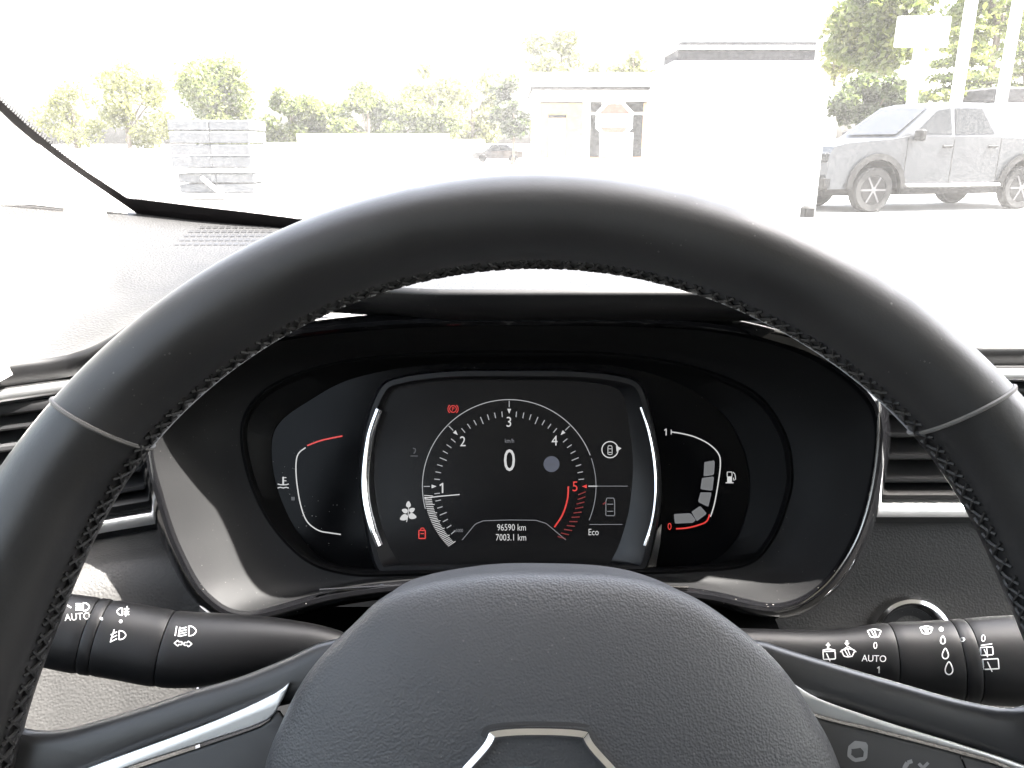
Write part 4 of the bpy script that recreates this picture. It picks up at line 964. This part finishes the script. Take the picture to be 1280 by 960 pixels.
for a, b in ((217, 229), (230.5, 241)):
    for i in range(2):
        x0 = xa + .08 + (xb - xa - .08) * i / 2 + .004; x1 = xa + .08 + (xb - xa - .08) * (i+1) / 2 - .004
        MB().box(((x0+x1)/2, Yk + .6 + random.uniform(-.03, .03), (pz(a) + pz(b)) / 2), (x1 - x0, 1.15, pz(a) - pz(b)), None, .02).build('slab', GREYM, pk)
MB().box(((xa+xb)/2 + .05, Yk + .6, .09), (xb - xa, 1.2, .10)).build('pallet', WHITEW, pk, False)
b0, b1 = at(252, 222, Yk - .03), at(284, 248, Yk - .03); MB().tube([b0, b1], .05, 6).build('strap', WHITEW, pk)
# posts on the right
def post(px0, px1, py1, Y, r_, label):
    b = at(px0, 140, Y); t_ = at(px1, py1, Y); o = MB().lathe((b.x, Y, 0), (0, 0, 1), [(r_*1.6, 0), (r_*1.6, .03), (r_, .05), (r_, t_.z), (r_*.8, t_.z + .02)], 16).build('flag_post', STEELW); return tag(o, label, 'post', 'white posts behind the pickup')
Yp = 21.0
p1 = thing('sign_board', (at(1140, 140, Yp).x, Yp, 0), 'white board sign on a white post behind the pickup cab', 'sign')
pb = at(1153, 40, Yp)
MB().lathe((at(1142, 130, Yp).x, Yp + .12, 0), (0, 0, 1), [(.16, 0), (.13, .05), (.12, pb.z)], 16).build('post', STEELW, p1)
MB().box((pb.x, Yp, pb.z), (1.30, .08, .70), None, .02).build('board', WS, p1)
MB().box((at(1138, 42, Yp).x, Yp - .045, pb.z + .02), (.12, .01, .10)).build('emblem_mark', GPRINT, p1, False)
post(1193, 1206, -40, 21.0, .14, 'tall white post between the board sign and the dark roofed van')
post(1249, 1262, -40, 21.0, .13, 'tall white post beside the dark roofed van')
# dark roofed van far right, white box behind the bush
vn = thing0('parked_van', 'dark roofed van standing behind the pickup', 'van')
Yv = 24.0; vb = at(1243, 128, Yv); vt = at(1243, 108, Yv)
MB().box((vb.x + 2.3, Yv + 1, (vb.z) / 2 + .2), (4.6, 1.9, vb.z - .4), None, .08).build('body', WHITEW, vn)
MB().box((vb.x + 2.3, Yv + 1, (vb.z + vt.z) / 2), (4.6, 1.86, vt.z - vb.z), None, .06).build('roof', ROOFD, vn)
for x in (.8, 3.8):
    for s in (-.9, .9): MB().lathe((vb.x + x, Yv + 1 + s, .33), (0, math.copysign(1, s), 0), [(.18, .01), (.2, .03), (.33, .0), (.33, -.15)], 24).build('wheel', TYRE, vn)
wbx_ = thing0('white_container', 'white storage container in front of the dark bush', 'container')
Yx = 27.0; c1, c2 = at(1028, 130, Yx), at(1052, 112, Yx)
MB().box(((c1.x + c2.x) / 2 - .3, Yx + 1, c2.z / 2), (c2.x - c1.x + .6, 2, c2.z), None, .03).build('box', WHITEW, wbx_)
MB().box(((c1.x + c2.x) / 2 - .3, Yx + 1, c2.z + .04), (c2.x - c1.x + .7, 2.1, .08)).build('lid', WHITEW, wbx_)

# ------------------------------------------------------------------ TREES
def leaf_mat(name, c1, c2):
    m = bpy.data.materials.new(name); m.use_nodes = True; t = m.node_tree; b = t.nodes['Principled BSDF']; N = t.nodes.new; L = t.links.new
    tc = N('ShaderNodeTexCoord'); n_ = N('ShaderNodeTexNoise'); n_.inputs['Scale'].default_value = 1.3; n_.inputs['Detail'].default_value = 6; L(tc.outputs['Object'], n_.inputs['Vector'])
    mx = N('ShaderNodeMix'); mx.data_type = 'RGBA'; mx.inputs['A'].default_value = (*c1, 1); mx.inputs['B'].default_value = (*c2, 1)
    mp = N('ShaderNodeMapRange'); mp.inputs['From Min'].default_value = .35; mp.inputs['From Max'].default_value = .65; L(n_.outputs['Fac'], mp.inputs['Value']); L(mp.outputs[0], mx.inputs['Factor'])
    L(mx.outputs['Result'], b.inputs['Base Color']); b.inputs['Roughness'].default_value = .6
    tl = N('ShaderNodeBsdfTranslucent'); L(mx.outputs['Result'], tl.inputs[0]); ms = N('ShaderNodeMixShader'); ms.inputs[0].default_value = .55
    L(b.outputs[0], ms.inputs[1]); L(tl.outputs[0], ms.inputs[2]); L(ms.outputs[0], t.nodes['Material Output'].inputs[0]); return m
LF1 = leaf_mat('leaves_fresh', (.07, .095, .02), (.12, .135, .03)); LF2 = leaf_mat('leaves_dark', (.022, .035, .010), (.05, .065, .016)); LF3 = leaf_mat('leaves_yellow', (.12, .13, .035), (.16, .165, .05)); BARK = mat('bark', (.10, .08, .06), .9, bump=(20, .5, .02, 'noise'))
def leaves_mesh(name, C, rad, n_, size, flat=1.0):
    """n_ leaf quads spread through lobes C with radii rad"""
    C = np.array(C); rad = np.array(rad, float); wts = rad ** 2.2; k = rng.choice(len(C), n_, p=wts / wts.sum())
    d = rng.normal(size=(n_, 3)); d /= np.linalg.norm(d, axis=1)[:, None]
    rr = rad[k] * rng.uniform(.35, 1.0, n_) ** .6 * (1 + .18 * rng.normal(size=n_))
    p = C[k] + d * rr[:, None] * np.array([1, 1, flat])
    a = rng.normal(size=(n_, 3)); a /= np.linalg.norm(a, axis=1)[:, None]; b = np.cross(a, rng.normal(size=(n_, 3))); b /= np.linalg.norm(b, axis=1)[:, None]
    s = size * rng.uniform(.6, 1.3, n_)[:, None]
    V = np.stack([p - a*s, p - b*s*.55, p + a*s, p + b*s*.55], 1).reshape(-1, 3)
    V[:, 2] = np.maximum(V[:, 2], .02)
    me = bpy.data.meshes.new(name); me.vertices.add(len(V)); me.vertices.foreach_set('co', V.ravel()); me.loops.add(len(V)); me.loops.foreach_set('vertex_index', np.arange(len(V)))
    me.polygons.add(n_); me.polygons.foreach_set('loop_start', np.arange(0, 4*n_, 4)); me.polygons.foreach_set('loop_total', np.full(n_, 4)); me.update(); me.validate(); return me
def tree(name, label, px, py_top, py_bot, halfw, Y, n_, size, m, lobes=22, conifer=False, cat='tree', group='trees round the lot', lowcut=None):
    """crown between py_top and py_bot, halfw px to each side of px, standing at distance Y"""
    c = at(px, (py_top + py_bot) / 2, Y); zt_, zb_ = at(px, py_top, Y).z, max(.3, at(px, py_bot, Y).z); hw = halfw / F * Y * 1.02
    root = thing(name, (c.x, Y, 0), label, cat, group)
    C = []; Rr = []
    if conifer:
        nl = 9
        for i in range(nl):
            f = i / (nl - 1); z = zb_ + (zt_ - zb_) * f; rad = hw * (1 - .75 * f) * random.uniform(.8, 1.1)
            for q in range(9):
                a = random.uniform(0, 6.28); u = random.uniform(.25, 1); C.append((c.x + rad * u * math.cos(a), Y + rad * u * math.sin(a), z - .25 * u)); Rr.append(rad * .30 + .15)
        flat = .28
    else:
        for i in range(lobes):
            for _ in range(30):
                q = np.array([random.uniform(-1, 1), random.uniform(-1, 1), random.uniform(-1, 1)])
                if np.linalg.norm(q) < 1: break
            sc_ = .86
            C.append((c.x + q[0] * hw * sc_, Y + q[1] * hw * sc_, (zt_ + zb_) / 2 + q[2] * (zt_ - zb_) / 2 * sc_)); Rr.append(min(hw, (zt_ - zb_) / 2) * random.uniform(.16, .40))
        flat = .85
    cm = leaves_mesh('crown', C, Rr, n_, size, flat); cm.materials.append(m); link('crown', cm, root)
    tk_ = MB(); tr0 = max(.06, hw * .06)
    tk_.tube([(c.x, Y, 0), (c.x + random.uniform(-.1, .1), Y, zb_ * .6), (c.x + random.uniform(-.2, .2), Y, (zt_ + zb_) / 2), (c.x, Y, zb_ + (zt_ - zb_) * .85)], [tr0*1.3, tr0, tr0*.7, tr0*.2], 8)
    for i in range(7):
        e = C[random.randrange(len(C))]; z0 = zb_ + (e[2] - zb_) * .4; tk_.tube([(c.x, Y, z0), ((c.x + e[0]) / 2, (Y + e[1]) / 2, (z0 + e[2]) / 2 + .1), e], [tr0*.45, tr0*.3, tr0*.1], 6)
    tk_.build('trunk', BARK, root); return root
tree('round_tree', 'dense round green tree behind the slab stack', 274, 54, 190, 64, 60, 16000, .17, LF1)
tree('light_tree', 'loose yellow green tree left of the round tree', 158, 78, 208, 52, 62, 6500, .18, LF3)
tree('light_tree', 'sparse pale tree growing near the windscreen pillar', 90, 95, 208, 42, 64, 1800, .18, LF3)
for (px, t_, b_, hw, Y, m), lb in zip(((365, 104, 190, 36, 60, LF1), (415, 116, 192, 42, 62, LF1), (458, 106, 192, 42, 60, LF1), (500, 112, 192, 40, 62, LF1), (548, 104, 192, 42, 60, LF1)), ('low green bush right beside the dense round tree', 'low green bush second from the dense round tree', 'low green bush in the middle of the far row', 'low green bush second from the far black car', 'low green bush of the far row closest to the black car')):
    tree('hedge_bush', lb, px, t_, b_, hw, Y, 7000, .18, m, cat='bush', group='bushes along the far edge', lobes=16)
tree('light_tree', 'tall pale tree rising behind the row of bushes', 538, 62, 185, 40, 80, 3200, .3, LF3)
tree('light_tree', 'pale tree between the bushes and the canopy building', 592, 84, 190, 44, 85, 3600, .3, LF3)
tree('light_tree', 'yellow green tree rising behind the canopy roof', 700, 34, 150, 52, 50, 4600, .22, LF3)
tree('light_tree', 'small dark leaved tree at the end of the canopy roof', 640, 92, 185, 26, 48, 1600, .2, LF2)
tree('light_tree', 'yellow green tree between the canopy roof and the white cabin', 790, 60, 150, 38, 44, 2800, .2, LF3)
tree('dark_bush', 'large dark bush behind the front of the pickup', 1092, 72, 178, 52, 26, 9000, .10, LF2, cat='bush')
tree('tall_tree', 'tall leafy tree behind the board sign', 1110, -60, 105, 62, 34, 9000, .17, LF1, lobes=30)
tree('pale_tree', 'pale sparse tree above the white container', 1048, 15, 110, 34, 40, 1500, .15, LF3)
tree('conifer', 'spreading conifer with layered branches behind the tall white posts', 1200, 30, 190, 75, 27, 11000, .11, LF1, conifer=True)
tree('conifer', 'spreading conifer with layered branches behind the dark roofed van', 1290, -10, 170, 70, 30, 9000, .12, LF1, conifer=True)
tree('tall_tree', 'tall leafy tree rising behind the conifers', 1255, -120, 90, 80, 42, 6000, .2, LF1, lobes=30)
